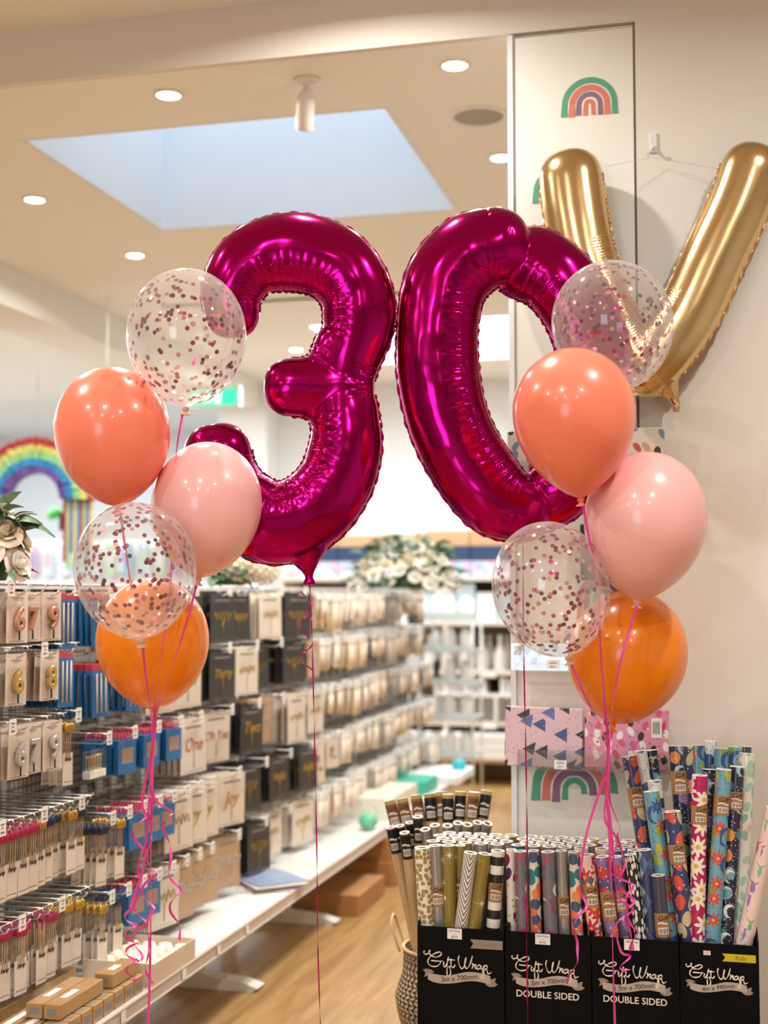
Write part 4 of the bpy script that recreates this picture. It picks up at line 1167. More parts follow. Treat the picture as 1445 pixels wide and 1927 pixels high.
# long kids rolls
kids = [
 (1265, 1526, 1291, 3.26, 3.23, 'navyfruit', 15.5, (.075, .12), 'navy roll with figs and fruit, tilted left and shortest of the kids rolls'),
 (1225, 1488, 1262, 3.29, 3.27, 'ocean', 14.5, None, 'light blue sea creature roll leaning furthest left in the kids box'),
 (1231, 1468, 1262, 3.33, 3.31, 'whitedots', 14, None, 'white planet roll just behind the leaning sea creature roll'),
 (1184, 1422, 1240, 3.36, 3.33, 'navyfruit', 14, (.075, .125), 'blue fruit roll with a kraft label, in front of the pink wrap pack'),
 (1205, 1412, 1256, 3.40, 3.37, 'whitedots', 12, None, 'white and green planet roll between the blue fruit roll and a dark space roll'),
 (1224, 1411, 1268, 3.43, 3.40, 'space', 13, None, 'dark space roll overlapping the pink wrap pack'),
 (1272, 1403, 1300, 3.36, 3.30, 'space', 14, (.06, .115), 'dark space roll with a kraft label, upright left of the daisy roll'),
 (1291, 1404, 1305, 3.41, 3.35, 'navyfruit', 13, None, 'dark blue roll squeezed behind the space roll with the kraft label'),
 (1311, 1402, 1318, 3.44, 3.38, 'ocean', 14, None, 'light blue sea creature roll standing high behind the daisy roll'),
 (1336, 1394, 1334, 3.45, 3.42, 'whitedots', 12, None, 'white roll with blue and green planets at the back of the kids box'),
 (1357, 1408, 1352, 3.41, 3.36, 'ocean', 13, None, 'light blue sea creature roll at the back, above the front one'),
 (1384, 1405, 1372, 3.43, 3.38, 'ocean', 13, None, 'teal sea creature roll at the back, left of the mint leaf roll'),
 (1402, 1404, 1392, 3.44, 3.40, 'navyplain', 12, None, 'dark roll showing only its top behind the mint leaf roll'),
 (1317, 1458, 1312, 3.26, 3.23, 'daisy', 14.5, (.07, .112), 'bright pink roll with white daisies'),
 (1335, 1447, 1334, 3.33, 3.29, 'space', 13.5, None, 'dark space roll between the daisy roll and the sea creature roll'),
 (1362, 1447, 1341, 3.27, 3.235, 'ocean', 14.5, (.06, .105), 'light blue sea creature roll with a kraft label, right of the daisy roll'),
 (1387, 1442, 1367, 3.30, 3.26, 'space', 14, (.058, .1), 'dark space roll with a kraft label, in front of the mint leaf roll'),
 (1406, 1417, 1389, 3.35, 3.27, 'mint', 15, None, 'pale film roll with mint leaves, tallest at the right'),
 (1456, 1520, 1404, 3.26, 3.225, 'mermaid', 16, None, 'pale pink roll with mermaid tails leaning against the right wall'),
]
for (a, b, c, Y1, Y2, kind, r, band, lab) in kids:
    make_roll(a, b, c, 1757, Y1, max(Y2, Y1 - max(0, Y1 - 3.24) / 2.6), kind, r, lab, band, zmin=.03, maxL=.99)

# ------------------------------------------------------------------ woven basket with tall packs behind the first box
def basket_material():
    m = mat('woven_seagrass', '#C2A880', .85)
    nt = m.node_tree; N = nt.nodes; L = nt.links; b = N['Principled BSDF']
    uv = N.new('ShaderNodeUVMap'); sp = N.new('ShaderNodeSeparateXYZ'); L.new(uv.outputs[0], sp.inputs[0])
    def M(op, a, c=None):
        n = N.new('ShaderNodeMath'); n.operation = op
        for k, x in enumerate((a, c)):
            if x is None: continue
            if isinstance(x, (int, float)): n.inputs[k].default_value = x
            else: L.new(x, n.inputs[k])
        return n.outputs[0]
    tri = M('ABSOLUTE', M('SUBTRACT', M('FRACT', M('MULTIPLY', sp.outputs['Y'], 24)), .5))
    z = M('FRACT', M('ADD', M('MULTIPLY', sp.outputs['X'], 46), M('MULTIPLY', tri, 1.3)))
    f = M('LESS_THAN', z, .36)
    f = M('MULTIPLY', f, M('LESS_THAN', sp.outputs['Y'], .93))
    mx = N.new('ShaderNodeMix'); mx.data_type = 'RGBA'; L.new(f, mx.inputs['Factor']); mx.inputs['A'].default_value = lin('#CDB48C'); mx.inputs['B'].default_value = lin('#40362C')
    L.new(mx.outputs['Result'], b.inputs['Base Color'])
    bp = N.new('ShaderNodeBump'); bp.inputs['Distance'].default_value = .003
    L.new(M('ADD', M('SINE', M('MULTIPLY', sp.outputs['Y'], 300)), M('SINE', M('MULTIPLY', sp.outputs['X'], 580))), bp.inputs['Height']); L.new(bp.outputs[0], b.inputs['Normal'])
    return m
M_bask = basket_material()
bc = atY(845, 1780, 3.64)
t = thing('woven_basket', 'black and natural zigzag woven basket on the floor beside the first gift wrap box', 'basket', (bc.x, bc.y, 0))
MB().lathe([(.0005, .004), (.1, .0), (.118, .02), (.122, .08), (.128, .14), (.141, .19), (.146, .225), (.138, .255), (.126, .285), (.123, .33), (.125, .352), (.12, .355), (.116, .33), (.12, .26), (.135, .22), (.115, .08), (.1, .012), (.0005, .012)], 64).build('basket_body', M_bask, t)
rim = [Vector((.1235 * math.cos(a), .1235 * math.sin(a), .354)) for a in [2 * PI * k / 48 for k in range(48)]]
MB().tube(rim, .005, 8, closed=True).build('rim_cord', mat('rope', '#CDB084', .9), t)
for sx in (-1,):
    MB().tube(catmull([(-.13, -.03, .34), (-.15, -.03, .40), (-.155, 0, .43), (-.15, .03, .40), (-.13, .03, .34)], 6), .004, 6).build('handle', mat('rope_handle', '#CDB084', .9), t)
M_tan = mat('kraft_roll_paper', '#B59C62', .6, noise=.05, nscale=40)
PAT['kraftroll'] = M_tan
M_bandblack = mat('black_label', '#1E1B1A', .4)
M_bandbrown = mat('brown_label', '#8A5A36', .6)
tall = [(733, 1506, 3.70, M_bandbrown), (756, 1502, 3.70, M_bandbrown), (783, 1496, 3.72, M_bandbrown), (808, 1493, 3.72, M_bandblack), (830, 1490, 3.74, M_bandbrown),
        (843, 1494, 3.70, M_bandblack), (867, 1489, 3.72, M_bandblack), (892, 1490, 3.70, M_bandbrown), (916, 1487, 3.72, M_bandblack)]
for i, (a, b, Y, bm_) in enumerate(tall):
    k = (a - 840) / 80
    make_roll(a, b, 842 + (a - 840) * .55, 1700, Y - .05, 3.64 - .02, 'kraftroll', 10.5,
              'kraft paper roll with a %s label, %s' % ('black' if bm_ is M_bandblack else 'brown', ('leftmost of the tall row in the basket', 'second from the left in the tall basket row', 'third from the left in the tall basket row', 'fourth from the left in the tall basket row', 'set back in the tall basket row', 'middle of the tall basket row', 'seventh from the left in the tall basket row', 'second from the right in the tall basket row', 'rightmost of the tall basket row')[i]),
              (.012, .075), bandm=bm_, zmin=.06, bandtxt=True)
M_stick = PAT['stickroll'] = mat('pale_wood_roll', '#C8A878', .4, coat=.7)
for i, (a, b, c, Y, r) in enumerate([(735, 1556, 783, 3.52, 9), (752, 1553, 786, 3.54, 9), (761, 1566, 790, 3.49, 9.5), (786, 1536, 800, 3.53, 9.5), (771, 1547, 795, 3.56, 8.5)]):
    make_roll(a, b, c, 1780, Y, Y + .05, 'stickroll', r, 'thin clear wrapped roll with a black label in the basket, ' + ('leaning furthest left', 'second from the left', 'nearest the camera and lowest', 'tallest of the thin ones', 'set behind the lowest one')[i], (.004, .07), bandm=M_bandblack, zmin=.1)
# film rolls standing between the first box and the tall row
for i in range(14):
    a = 800 + (i % 7) * 19 + (i // 7) * 8; b = 1562 - (i // 7) * 12 + (i % 3) * 2
    make_roll(a, b, a + 2, 1740, 3.475 + (i // 7) * .0 + .0, 3.475, 'silver', 0, '', None) if False else None
for i, (a, b) in enumerate([(800, 1560), (818, 1552), (842, 1553), (862, 1548), (880, 1551), (899, 1547), (918, 1549)]):
    make_roll(a, b, 842 + (a - 842) * .5, 1700, 3.50 + (i % 2) * .01, 3.56, 'silver', 9.5, 'silver film roll in the basket, in front of the tall kraft row', None, group='silver film rolls in the basket', zmin=.1)

# ------------------------------------------------------------------ flat wrap packs and acrylic pockets on the painted panel
def flat_pack(px0, py0, px1, py1, Y, th, m, label, rot=0, extra=None, name='flat_gift_wrap_pack'):
    a = atY(px0, py1, Y); b = atY(px1, py0, Y); cx_, cz = (a.x + b.x) / 2, (a.z + b.z) / 2
    w, h = (b.x - a.x), (b.z - a.z)
    t = thing(name, label, 'wrapping paper pack', (cx_, Y, cz), rot=(0, rot, 0))
    mb = MB(); mb.bbox(-w / 2, w / 2, 0, th, -h / 2, h / 2, .003)
    # print uv in metres on the front
    mb.uv = [[(mb.v[i][0], mb.v[i][2]) for i in f] for f in mb.f]
    mb.build('folded_sheets', m, t)
    for e in (extra or []):
        if e[0] == 'label':
            _, lx, lz, lw, lh = e
            s_ = MB().box(-lw / 2, lw / 2, -.0008, 0, -lh / 2, lh / 2).build('barcode_label', M_ticket, t, loc=(lx * w, -.0004, lz * h))
            mb = MB()
            for q in range(8): mb.box(-lw * .36 + q * lw * .09, -lw * .36 + q * lw * .09 + lw * (.03 if q % 3 else .05), -.0012, -.0008, -lh * .3, lh * .32)
            mb.build('bars', M_ink, s_)
    return t
flat_pack(950, 1333, 1096, 1442, YW - .062, .02, PAT['lilac'], 'lilac flat wrap pack printed with blue and black dresses, left of the pink pack', rot=.02)
flat_pack(1100, 1335, 1257, 1446, YW - .058, .022, PAT['pinkpack'], 'bright pink flat wrap pack with red and black motifs, below the right orange balloon', rot=.02, extra=[('label', .36, .2, .026, .05)])
flat_pack(954, 803, 1250, 905, YW - .05, .02, PAT['animals'], 'animal print flat wrap pack, highest on the panel behind the coral balloon', extra=[])
flat_pack(1092, 985, 1180, 1092, YW - .05, .02, mat('dark_green_wrap', '#23352E', .4, noise=.3, nscale=60), 'dark green flat wrap pack behind the confetti balloon of the right bunch')
flat_pack(968, 1188, 1150, 1250, YW - .05, .02, PAT['animals'], 'animal print flat wrap pack, low on the panel behind the lower right confetti balloon')
def pocket(px0, py0, px1, py1, Y, label, ticks=()):
    a = atY(px0, py1, Y); b = atY(px1, py0, Y)
    t = thing('acrylic_pocket', label, 'display holder', ((a.x + b.x) / 2, Y, a.z))
    w, h = b.x - a.x, b.z - a.z; d = YW - Y
    MB().box(-w / 2, w / 2, 0, .0025, 0, h).build('front_sheet', M_clear, t)
    MB().box(-w / 2, w / 2, .0025, d - .002, -.003, 0).build('floor_sheet', M_clear, t)
    for sx in (-1, 1): MB().box(sx * w / 2 - .0012, sx * w / 2 + .0012, .0025, d - .002, 0, h).build('side_sheet', M_clear, t)
    for (fx, txt) in ticks:
        s_ = MB().box(-.016, .016, -.0008, 0, -.001, .022).build('price_ticket', M_ticket, t, loc=(fx * w, -.0004, .004))
        mb = MB(); add_text(mb, txt, .0062, faceY(0, -.0012, .005), .0001); mb.box(-.011, .011, -.0011, -.0009, .013, .0145).box(-.008, .008, -.0011, -.0009, .0175, .0185); mb.build('ticket_text', M_ink, s_)
pocket(975, 1418, 1264, 1447, YW - .07, 'clear acrylic pocket holding the lilac and pink wrap packs', [(-.22, '$5.95'), (.33, '$5.95')])
pocket(948, 862, 1256, 908, YW - .06, 'clear acrylic pocket holding the highest animal print pack')
pocket(962, 1212, 1160, 1260, YW - .06, 'clear acrylic pocket holding the low animal print pack', [(-.1, '$5.95')])
# small silver bells at the panel edge
p = atY(975, 1222, YW - .075)
t = thing('silver_charm', 'small cluster of silver wire rings hanging at the left edge of the low pocket', 'decoration', (p.x, p.y, p.z))
for k in range(7):
    a = k * 1.7
    MB().tube([Vector((.006 * math.cos(q) + .006 * math.cos(a), .003 * math.sin(a), .006 * math.sin(q) + .009 * math.sin(a * 1.3))) for q in [2 * PI * j / 16 for j in range(16)]], .0008, 5, closed=True).build('wire_ring', M_steel, t)
# ------------------------------------------------------------------ gondola shelving
XLIP, XBK, ZSH = -1.50, -1.96, .25
BAYS = [2.47, 3.39, 4.31, 5.23, 6.15, 7.07, 7.99]
XH = -1.68
NAMES = ['nearest the camera', 'second along, above the candle tray', 'third along the aisle',
         'fourth along the aisle', 'fifth along the aisle', 'furthest along the aisle']
def slat_material():
    m = mat('slotted_back_panel', '#9A9288', .6)
    nt = m.node_tree; N = nt.nodes; L = nt.links; b = N['Principled BSDF']
    tc = N.new('ShaderNodeTexCoord'); br = N.new('ShaderNodeTexBrick'); mp = N.new('ShaderNodeMapping'); mp.inputs['Rotation'].default_value = (PI / 2, 0, PI / 2)
    sp = N.new('ShaderNodeSeparateXYZ'); L.new(tc.outputs['Object'], sp.inputs[0]); cb = N.new('ShaderNodeCombineXYZ'); L.new(sp.outputs['Y'], cb.inputs['X']); L.new(sp.outputs['Z'], cb.inputs['Y'])
    br.inputs['Scale'].default_value = 1; br.inputs['Brick Width'].default_value = .025; br.inputs['Row Height'].default_value = .025; br.inputs['Mortar Size'].default_value = .004
    br.offset = 0
    br.inputs['Color1'].default_value = lin('#A69D92'); br.inputs['Color2'].default_value = lin('#9A9186'); br.inputs['Mortar'].default_value = lin('#5A524A')
    L.new(cb.outputs[0], br.inputs['Vector']); L.new(br.outputs['Color'], b.inputs['Base Color'])
    return m
M_slat = slat_material()
ROWS_A = [1.30, 1.145, .965, .74, .50]
ROWS_B = [1.30, 1.10, .885, .67, .455]
def hook_mesh(L):
    mb = MB()
    mb.tube([(0, 0, 0), (L - .02, 0, 0), (L - .006, 0, .004), (L, 0, .013)], .0024, 6)
    mb.tube([(0, 0, .028), (L + .004, 0, .028), (L + .01, 0, .02)], .0018, 6)
    mb.box(-.004, .004, -.02, .02, -.01, .035)
    mb.tube([(L + .004, -.024, .028), (L + .004, .024, .028)], .0018, 6)
    return mb.mesh('hook', M_steel)
HOOKM = {}
tick_me = MB().box(0, .0012, -.016, .016, -.02, .018).box(.0012, .0016, -.010, .010, .006, .009, 1).box(.0012, .0016, -.006, .006, -.003, -.001, 1).box(.0012, .0016, -.009, .009, -.014, -.009, 1).mesh('price_ticket', [M_ticket, M_greyink])
hooks = []        # (bay, row, y, z, length)
for bi in range(6):
    y0, y1 = BAYS[bi], BAYS[bi + 1]
    t = thing('gondola_shelving', 'white metal shelving bay with wire hooks, ' + NAMES[bi], 'shelving', (XBK, (y0 + y1) / 2, 0), group='shelving bays along the aisle')
    hw = (y1 - y0) / 2
    MB().box(-.012, -.002, -hw + .012, hw - .012, .2, 1.32).build('back_panel', M_slat, t)
    for sy in ((-1, 1) if bi == 5 else (-1,)):
        yy = sy * hw
        MB().box(-.03, .03 - .0, yy - .012, yy + .012, 0, 1.335).build('upright', M_shelfmet, t)
        # base foot: tapered plate along the floor
        mb = MB()
        pts = [(-.05, 0), (.44, 0), (.46, .012), (.40, .03), (.2, .045), (-.05, .045)]
        mb.prism([(x, z) for x, z in pts], yy - .035, yy + .035, Matrix(((1, 0, 0, 0), (0, 0, 1, 0), (0, 1, 0, 0), (0, 0, 0, 1))))
        mb.build('foot', M_shelfmet, t)
        MB().box(.22, .26, yy - .012, yy + .012, .04, ZSH - .03).build('bracket', M_shelfmet, t)
    mb = MB().box(.02, XLIP - XBK - .004, -hw + .001, hw - .001, ZSH - .018, ZSH)
    sh = mb.build('base_shelf', M_shelfmet, t)
    mb = MB().bbox(XLIP - XBK - .004, XLIP - XBK + .006, -hw + .001, hw - .001, ZSH - .035, ZSH + .004, .0015)
    lip = mb.build('ticket_strip', M_lip, sh)
    MB().box(XLIP - XBK + .006, XLIP - XBK + .008, -hw + .001, hw - .001, ZSH - .036, ZSH - .031).box(XLIP - XBK + .006, XLIP - XBK + .008, -hw + .001, hw - .001, ZSH, ZSH + .005).build('strip_edge', M_shelfmet, sh)
    if bi < 2:
        for q in range(3):
            MB().box(XLIP - XBK + .0085, XLIP - XBK + .0092, -.013, .013, ZSH - .030, ZSH - .002).build('price_ticket', M_ticket, sh, loc=(0, (-.25, .05, .33)[q] * .9, 0))
    MB().box(-.02, .03, -hw + .012, hw - .012, 1.318, 1.335).build('top_rail', M_shelfmet, t)
    rows = ROWS_A if bi == 0 else ROWS_B
    for ri, z in enumerate(rows):
        Lh = (.26, .26, .27, .30, .30)[ri]
        rail = MB().box(0, .008, -hw + .013, hw - .013, z - .006, z + .006).build('hook_rail', M_steel, t)
        if bi == 0: pitch = .0833 if ri < 3 else .052
        elif bi == 1: pitch = (.2, .2, .15, .11, .11)[ri]
        elif bi <= 2: pitch = .24
        elif bi == 3: pitch = .18
        else: pitch = .13
        nh = int((y1 - y0 - .03) / pitch)
        for k in range(nh):
            y = y0 + .03 + (k + .5) * (y1 - y0 - .06) / nh
            if Lh not in HOOKM: HOOKM[Lh] = hook_mesh(Lh)
            h = bpy.data.objects.new('hook', HOOKM[Lh]); COL.objects.link(h); h.parent = rail; h.location = (.01, y - (y0 + y1) / 2, z)
            hooks.append((bi, ri, y, z, Lh, (y1 - y0 - .06) / nh, k))
            tp = .0
            if (bi == 0 and ((k + ri * 2) % 4 == 1)) or (bi > 0 and (k + ri) % (2 if bi < 3 else 3) == 0) or (bi in (1, 2)):
                o = bpy.data.objects.new('price_ticket', tick_me); COL.objects.link(o); o.parent = rail; o.location = (.01 + Lh + .007, y - (y0 + y1) / 2, z + .018)

# ------------------------------------------------------------------ packs on the hooks (each pack is a thing, faces +X)
def card(w, h, th, m, r=.004, hole=True):
    """pack body hanging from z=0 at its top hole: local +X is the front"""
    mb = MB(); mb.bbox(-th / 2, th / 2, -w / 2, w / 2, -h + .006, .008, min(.0012, th * .4))
    return mb
def squiggle(w, h, seed, n=16):
    rnd = random.Random(seed); pts = []
    for i in range(n):
        pts.append((-w / 2 + w * i / (n - 1), h / 2 * math.sin(i * 1.9 + rnd.random()) * rnd.uniform(.5, 1)))
    return catmull(pts, 5)
def script_on(mb, word, w, z, x, mi=0, size=None, seed=0):
    F = faceX(x, 0, z)
    if word: add_text(mb, word, size or w * .34, F, .0004, shear=.3, bevel=.0004, mi=mi)
    else:
        mb.tube([F @ Vector((p[0], p[1], .0006)) for p in squiggle(w * .7, w * .25, seed)], .0014, 5, mi)
PROTO = {}
def proto(kind, word=None):
    key = (kind, word)
    if key in PROTO: return PROTO[key]
    t = thing('pack', 'pack', 'packet', (0, -30, 0))
    if kind in ('rose', 'goldc', 'silverc'):
        t.name = 'number_candle_pack'
        w, h = .085, .125
        card(w, h, .0012, M_card).build('backing_card', M_card, t)
        m = {'rose': M_rosegold, 'goldc': M_gold, 'silverc': M_silvermet}[kind]
        mb = MB(); add_text(mb, word, .078, faceX(.008, 0, -.062), .003, bevel=.0032)
        c = mb.build('number_candle', m, t)
        MB().tube([(.008, 0, -.09), (.008, 0, -.112)], .0022, 6).build('candle_pick', M_ink, c)
        # clear blister bubble round the candle
        MB().bbox(.001, .0145, -w * .42, w * .42, -h + .016, -.022, .004).build('blister', M_bag, t)
        mb = MB(); mb.box(.0007, .001, -.022, .022, -.008, -.006).box(.0007, .001, -.014, .014, -.012, -.0108).box(.0007, .001, -.03, .03, -h + .010, -h + .0115)
        mb.build('card_print', M_greyink, t)
        wid = w
    elif kind in ('topc', 'topb', 'topt', 'topr'):
        t.name = 'cake_topper_pack'
        w, h = .16, .175
        m = {'topc': M_card, 'topb': M_blackcard, 'topt': M_browncard, 'topr': M_card}[kind]
        card(w, h, .002, m).build('backing_card', m, t)
        mb = MB(); script_on(mb, word, w, -.075, .0025, seed=hash(key) % 99, size=.062 if word and len(word) < 5 else .045)
        mb.tube([(.003, 0, -.09), (.003, 0, -.15)], .0012, 5)
        mb.build('script_topper', M_rosegold if kind == 'topr' else (M_goldfoil if kind != 'topt' else M_silvermet), t)
        mb = MB(); mb.box(.0011, .0014, -w * .3, w * .3, -.022, -.015); mb.box(.0011, .0014, -w * .36, w * .36, -h + .014, -h + .0155)
        mb.build('card_print', M_greyink, t)
        MB().box(.0015, .006, -w / 2, w / 2, -h + .004, .004).build('clear_bag', M_bag, t)
    elif kind in ('stickp', 'stickg', 'stickn'):
        t.name = 'cake_candle_pick_pack'
        w, h = .046, .17
        mb = MB(); mb.bbox(-.001, .001, -w / 2, w / 2, -h, -.085, .0008); mb.build('backing_card', M_card, t)
        mb = MB()
        for k in range(3): mb.tube([(.002, (k - 1) * .009, -.1), (.002, (k - 1) * .009, -.02)], .0012, 5)
        mb.build('picks', M_wood, t)
        m = {'stickp': M_pinkglit, 'stickg': M_goldfoil, 'stickn': mat('navy_glitter', '#26304E', .4)}[kind]
        mb = MB()
        if word: add_text(mb, word, .042, faceX(.003, 0, -.022), .0015, bevel=.001)
        else:
            for k in range(3): mb.lathe([(.0005, .014), (.007, .01), (.009, 0), (.006, -.01), (.0005, -.013)], 10, M=Matrix.Translation((.003, (k - 1) * .012, -.018)))
        mb.build('pick_tops', m, t)
        mb = MB(); script_on(mb, 'Party', w, -.1, .0015, size=.014); mb.box(.0012, .0014, -w * .4, w * .4, -h + .01, -h + .0112); mb.build('card_print', M_ink, t)
        MB().bbox(-.002, .0055, -w / 2 - .001, w / 2 + .001, -h - .003, .002, .001).build('clear_bag', M_bag, t)
    elif kind == 'blue':
        t.name = 'candle_pack'
        w, h = .075, .15
        mb = MB().bbox(-.003, .003, -w / 2, w / 2, -h + .006, -.012, .001); mb.build('blue_card', M_bluecard, t)
        mb = MB()
        for k in range(3): mb.tube([(.0055, (k - 1) * .02, -.13), (.0055, (k - 1) * .02, -.02)], .003, 6)
        mb.build('candles', M_stripec, t)
        MB().bbox(-.0028, .0028, -w / 2, w / 2, -.012, .006, .001).build('red_header', M_redc, t)
    elif kind == 'bluebox':
        t.name = 'candle_box'
        w, h = .09, .105
        MB().bbox(-.009, .009, -w / 2, w / 2, -h, -.006, .0015).build('blue_box', M_bluecard, t)
        MB().box(.009, .0098, -w * .32, w * .32, -h + .03, -.03).build('window', mat('warm_window_print', '#A08878', .3, coat=.5), t)
        mb = MB()
        for k in range(5): mb.tube([(0, (k - 2) * .016, -.02), (.002, (k - 2) * .016, .012)], .0035, 6)
        mb.build('candle_tops', M_redc, t)
    elif kind == 'multi':
        t.name = 'cake_topper_pack'
        w, h = .12, .17
        card(w, h, .002, M_card).build('backing_card', M_card, t)
        mb = MB(); rnd = random.Random(4)
        for k in range(12): mb.lathe([(.0005, 0), (.009, 0), (.0095, -.001)], 10, rnd.choice([0, 1, 2]), M=faceX(.0015, rnd.uniform(-.03, .03), -.05 - rnd.uniform(0, .07)))
        mb.build('colour_dots_print', [M_redc, M_goldfoil, mat('slate_print', '#5A7080', .5)], t)
        MB().box(.0015, .005, -w / 2, w / 2, -h + .004, .004).build('clear_bag', M_bag, t)
    elif kind in ('smallc', 'smallt', 'smallw', 'smallo', 'smallk', 'smalls'):
        t.name = {'smallc': 'party_pick_pack', 'smallt': 'party_pick_pack', 'smallw': 'candle_bag', 'smallo': 'party_pick_pack', 'smallk': 'party_pick_pack', 'smalls': 'candle_bag'}[kind]
        w, h = .095, .15
        m = {'smallc': M_card, 'smallt': M_browncard, 'smallw': M_glassy, 'smallo': M_wood, 'smallk': M_blackcard, 'smalls': mat('silvery_bag', '#BDB6AE', .25, metal=.4, noise=.3, nscale=60)}[kind]
        card(w, h, .008, m).build('bag', m, t)
        MB().box(-.0045, .0048, -w / 2, w / 2, -.025, .01).build('header_card', M_ticket if kind != 'smallk' else M_card, t)
        mb = MB(); rnd = random.Random(5)
        for k in range(6):
            y = -.036 + k * .0145
            mb.tube([(.0055, y, -.035), (.0055, y + rnd.uniform(-.004, .004), -.135)], rnd.uniform(.002, .0045), 6, rnd.choice([0, 0, 1, 2]))
        mb.build('sticks', [M_cream, M_rosegold, M_wood], t)
    remember(t)
    PROTO[key] = t
    return t
used_proto = set()
def place(kind, word, x, y, z, label, group, cat, first_only_rot=0.0):
    p = proto(kind, word)
    if p.name in used_proto: t = copy_tree(p)
    else: used_proto.add(p.name); t = p
    t.location = (x, y, z); t.rotation_euler = (random.uniform(-.02, .02), random.uniform(-.03, .03), random.uniform(-.05, .05) + first_only_rot)
    t['label'] = label; t['category'] = cat; t['group'] = group
    return t
ORD = ['first', 'second', 'third', 'fourth', 'fifth', 'sixth', 'seventh', 'eighth', 'ninth', 'tenth', 'eleventh', 'twelfth', 'thirteenth', 'fourteenth', 'fifteenth', 'sixteenth', 'seventeenth', 'eighteenth', 'nineteenth', 'twentieth']
ROWN = ['top', 'second', 'third', 'fourth', 'lowest']
BAYN = ['nearest', 'second', 'third', 'fourth', 'fifth', 'furthest']
DESC = {'rose': 'rose gold number candle on a cream card', 'goldc': 'gold number candle on a cream card', 'silverc': 'silver number candle on a cream card',
        'topc': 'cake topper with gold script on a cream card', 'topr': 'cake topper with rose script on cream card', 'topb': 'cake topper with gold script on a black card', 'topt': 'cake topper on a tan card',
        'stickp': 'pack of pink topped cake picks', 'stickg': 'pack of gold topped cake picks', 'stickn': 'pack of navy topped cake picks', 'blue': 'blue candle pack with a red header', 'bluebox': 'small blue candle box',
        'multi': 'cream pack printed with coloured dots', 'smallc': 'cream party pick pack', 'smallt': 'tan party pick pack', 'smallw': 'clear bag of candles', 'smallo': 'wooden coloured party pick pack', 'smallk': 'black party pick pack', 'smalls': 'silvery bag of candles'}
# what hangs on which hook: near bays listed, far bays mixed
near = {
 (0, 0): {4: None}, }
def choose(bi, ri, k, y):
    r = random.random()
    if bi == 0:
        yy = y
        if ri < 3:
            kind = ('rose', 'goldc', 'silverc')[ri]
            if y > 3.31: return ('blue', None, 6, 0) if ri < 2 else ('stickg', None, 4, 0)
            seq = ('5566679', '5507638', '5566679')[ri]
            i = int((y - 2.72) / .0833)
            rec = {0: (5, 3), 1: (5, 3), 2: (5, 3)}[ri]
            return (kind, seq[max(0, min(6, i))], 6, (0, 0, 0, .03, 0, (.015, .05, .01)[ri], 0)[max(0, min(6, i))])
        if ri == 3: return (('stickp' if k < 12 else 'stickn' if k % 3 else 'stickg'), None, 4, random.choice([0, .01, .02]))
        return (('stickp', '7' if k % 5 == 2 else None) if k < 14 else ('stickg', None)) + (4, random.choice([0, .01, .02]))
    if bi == 1:
        if ri == 0: return (('blue', None), ('topc', None), ('topt', None), ('topb', 'love'))[min(k, 3)] + (6, 0)
        if ri == 1: return (('blue', None), ('blue', None), ('topc', 'Mr'), ('topc', 'Mrs'))[min(k, 3)] + (6, 0)
        if ri == 2: return (None, None, 0, 0) if k == 0 else (('bluebox', None), ('bluebox', None), ('bluebox', None), ('bluebox', None), ('topr', 'One'))[min(k, 4)] + (5, 0)
        if ri == 3: return (('stickn', None), ('stickg', None), ('bluebox', None), ('bluebox', None), ('bluebox', None), ('topc', None), ('topc', 'Joy'))[min(k, 6)] + (5, 0)
        return (('stickg', None), ('stickn', None), ('bluebox', None), ('bluebox', None), ('topc', None), ('topt', 'Oh Baby'), ('topt', 'Oh Baby'))[min(k, 6)] + (4, 0)
    if bi == 2:
        tab = [[('topb', None), ('topb', 'Happy'), ('topc', None)], [('topb', 'Thirty'), ('topc', None), ('topb', None)],
               [('topr', 'Oh Yes'), ('topb', 'Two'), ('topt', None)], [('topc', 'Joy'), ('topb', None), ('topb', 'Hello')], [('topt', 'Oh Baby'), ('topb', None), ('topc', None)]][ri]
        return tab[min(k, 2)] + (6, ((0, .05, .02), (0, .01, .07), (.03, 0, .06), (0, .04, .02), (.02, .0, .05))[ri][min(k, 2)])
    if bi == 3:
        tab = [[('topb', None), ('topt', None), ('smallt', None), ('smallo', None), ('smallc', None)], [('topb', None), ('topt', None), ('smallt', None), ('smallc', None), ('smallt', None)],
               [('topc', None), ('topc', None), ('smallo', None), ('smallt', None), ('smalls', None)], [('topb', 'Hello'), ('multi', None), ('multi', None), ('smallc', None), ('smallt', None)], [('topc', None), ('smallc', None), ('smallo', None), ('smallc', None), ('smallw', None)]][ri]
        return tab[min(k, 4)] + (5, random.choice([0, .02]))
    kind = random.choice(['smallc', 'smallc', 'smallt', 'smallw', 'smallo', 'smalls', 'smalls', 'smallk'] if ri < 4 else ['smallc', 'smallw', 'smalls'])
    return (kind, None, 3, random.choice([0, .02, .05]))
npack = 0
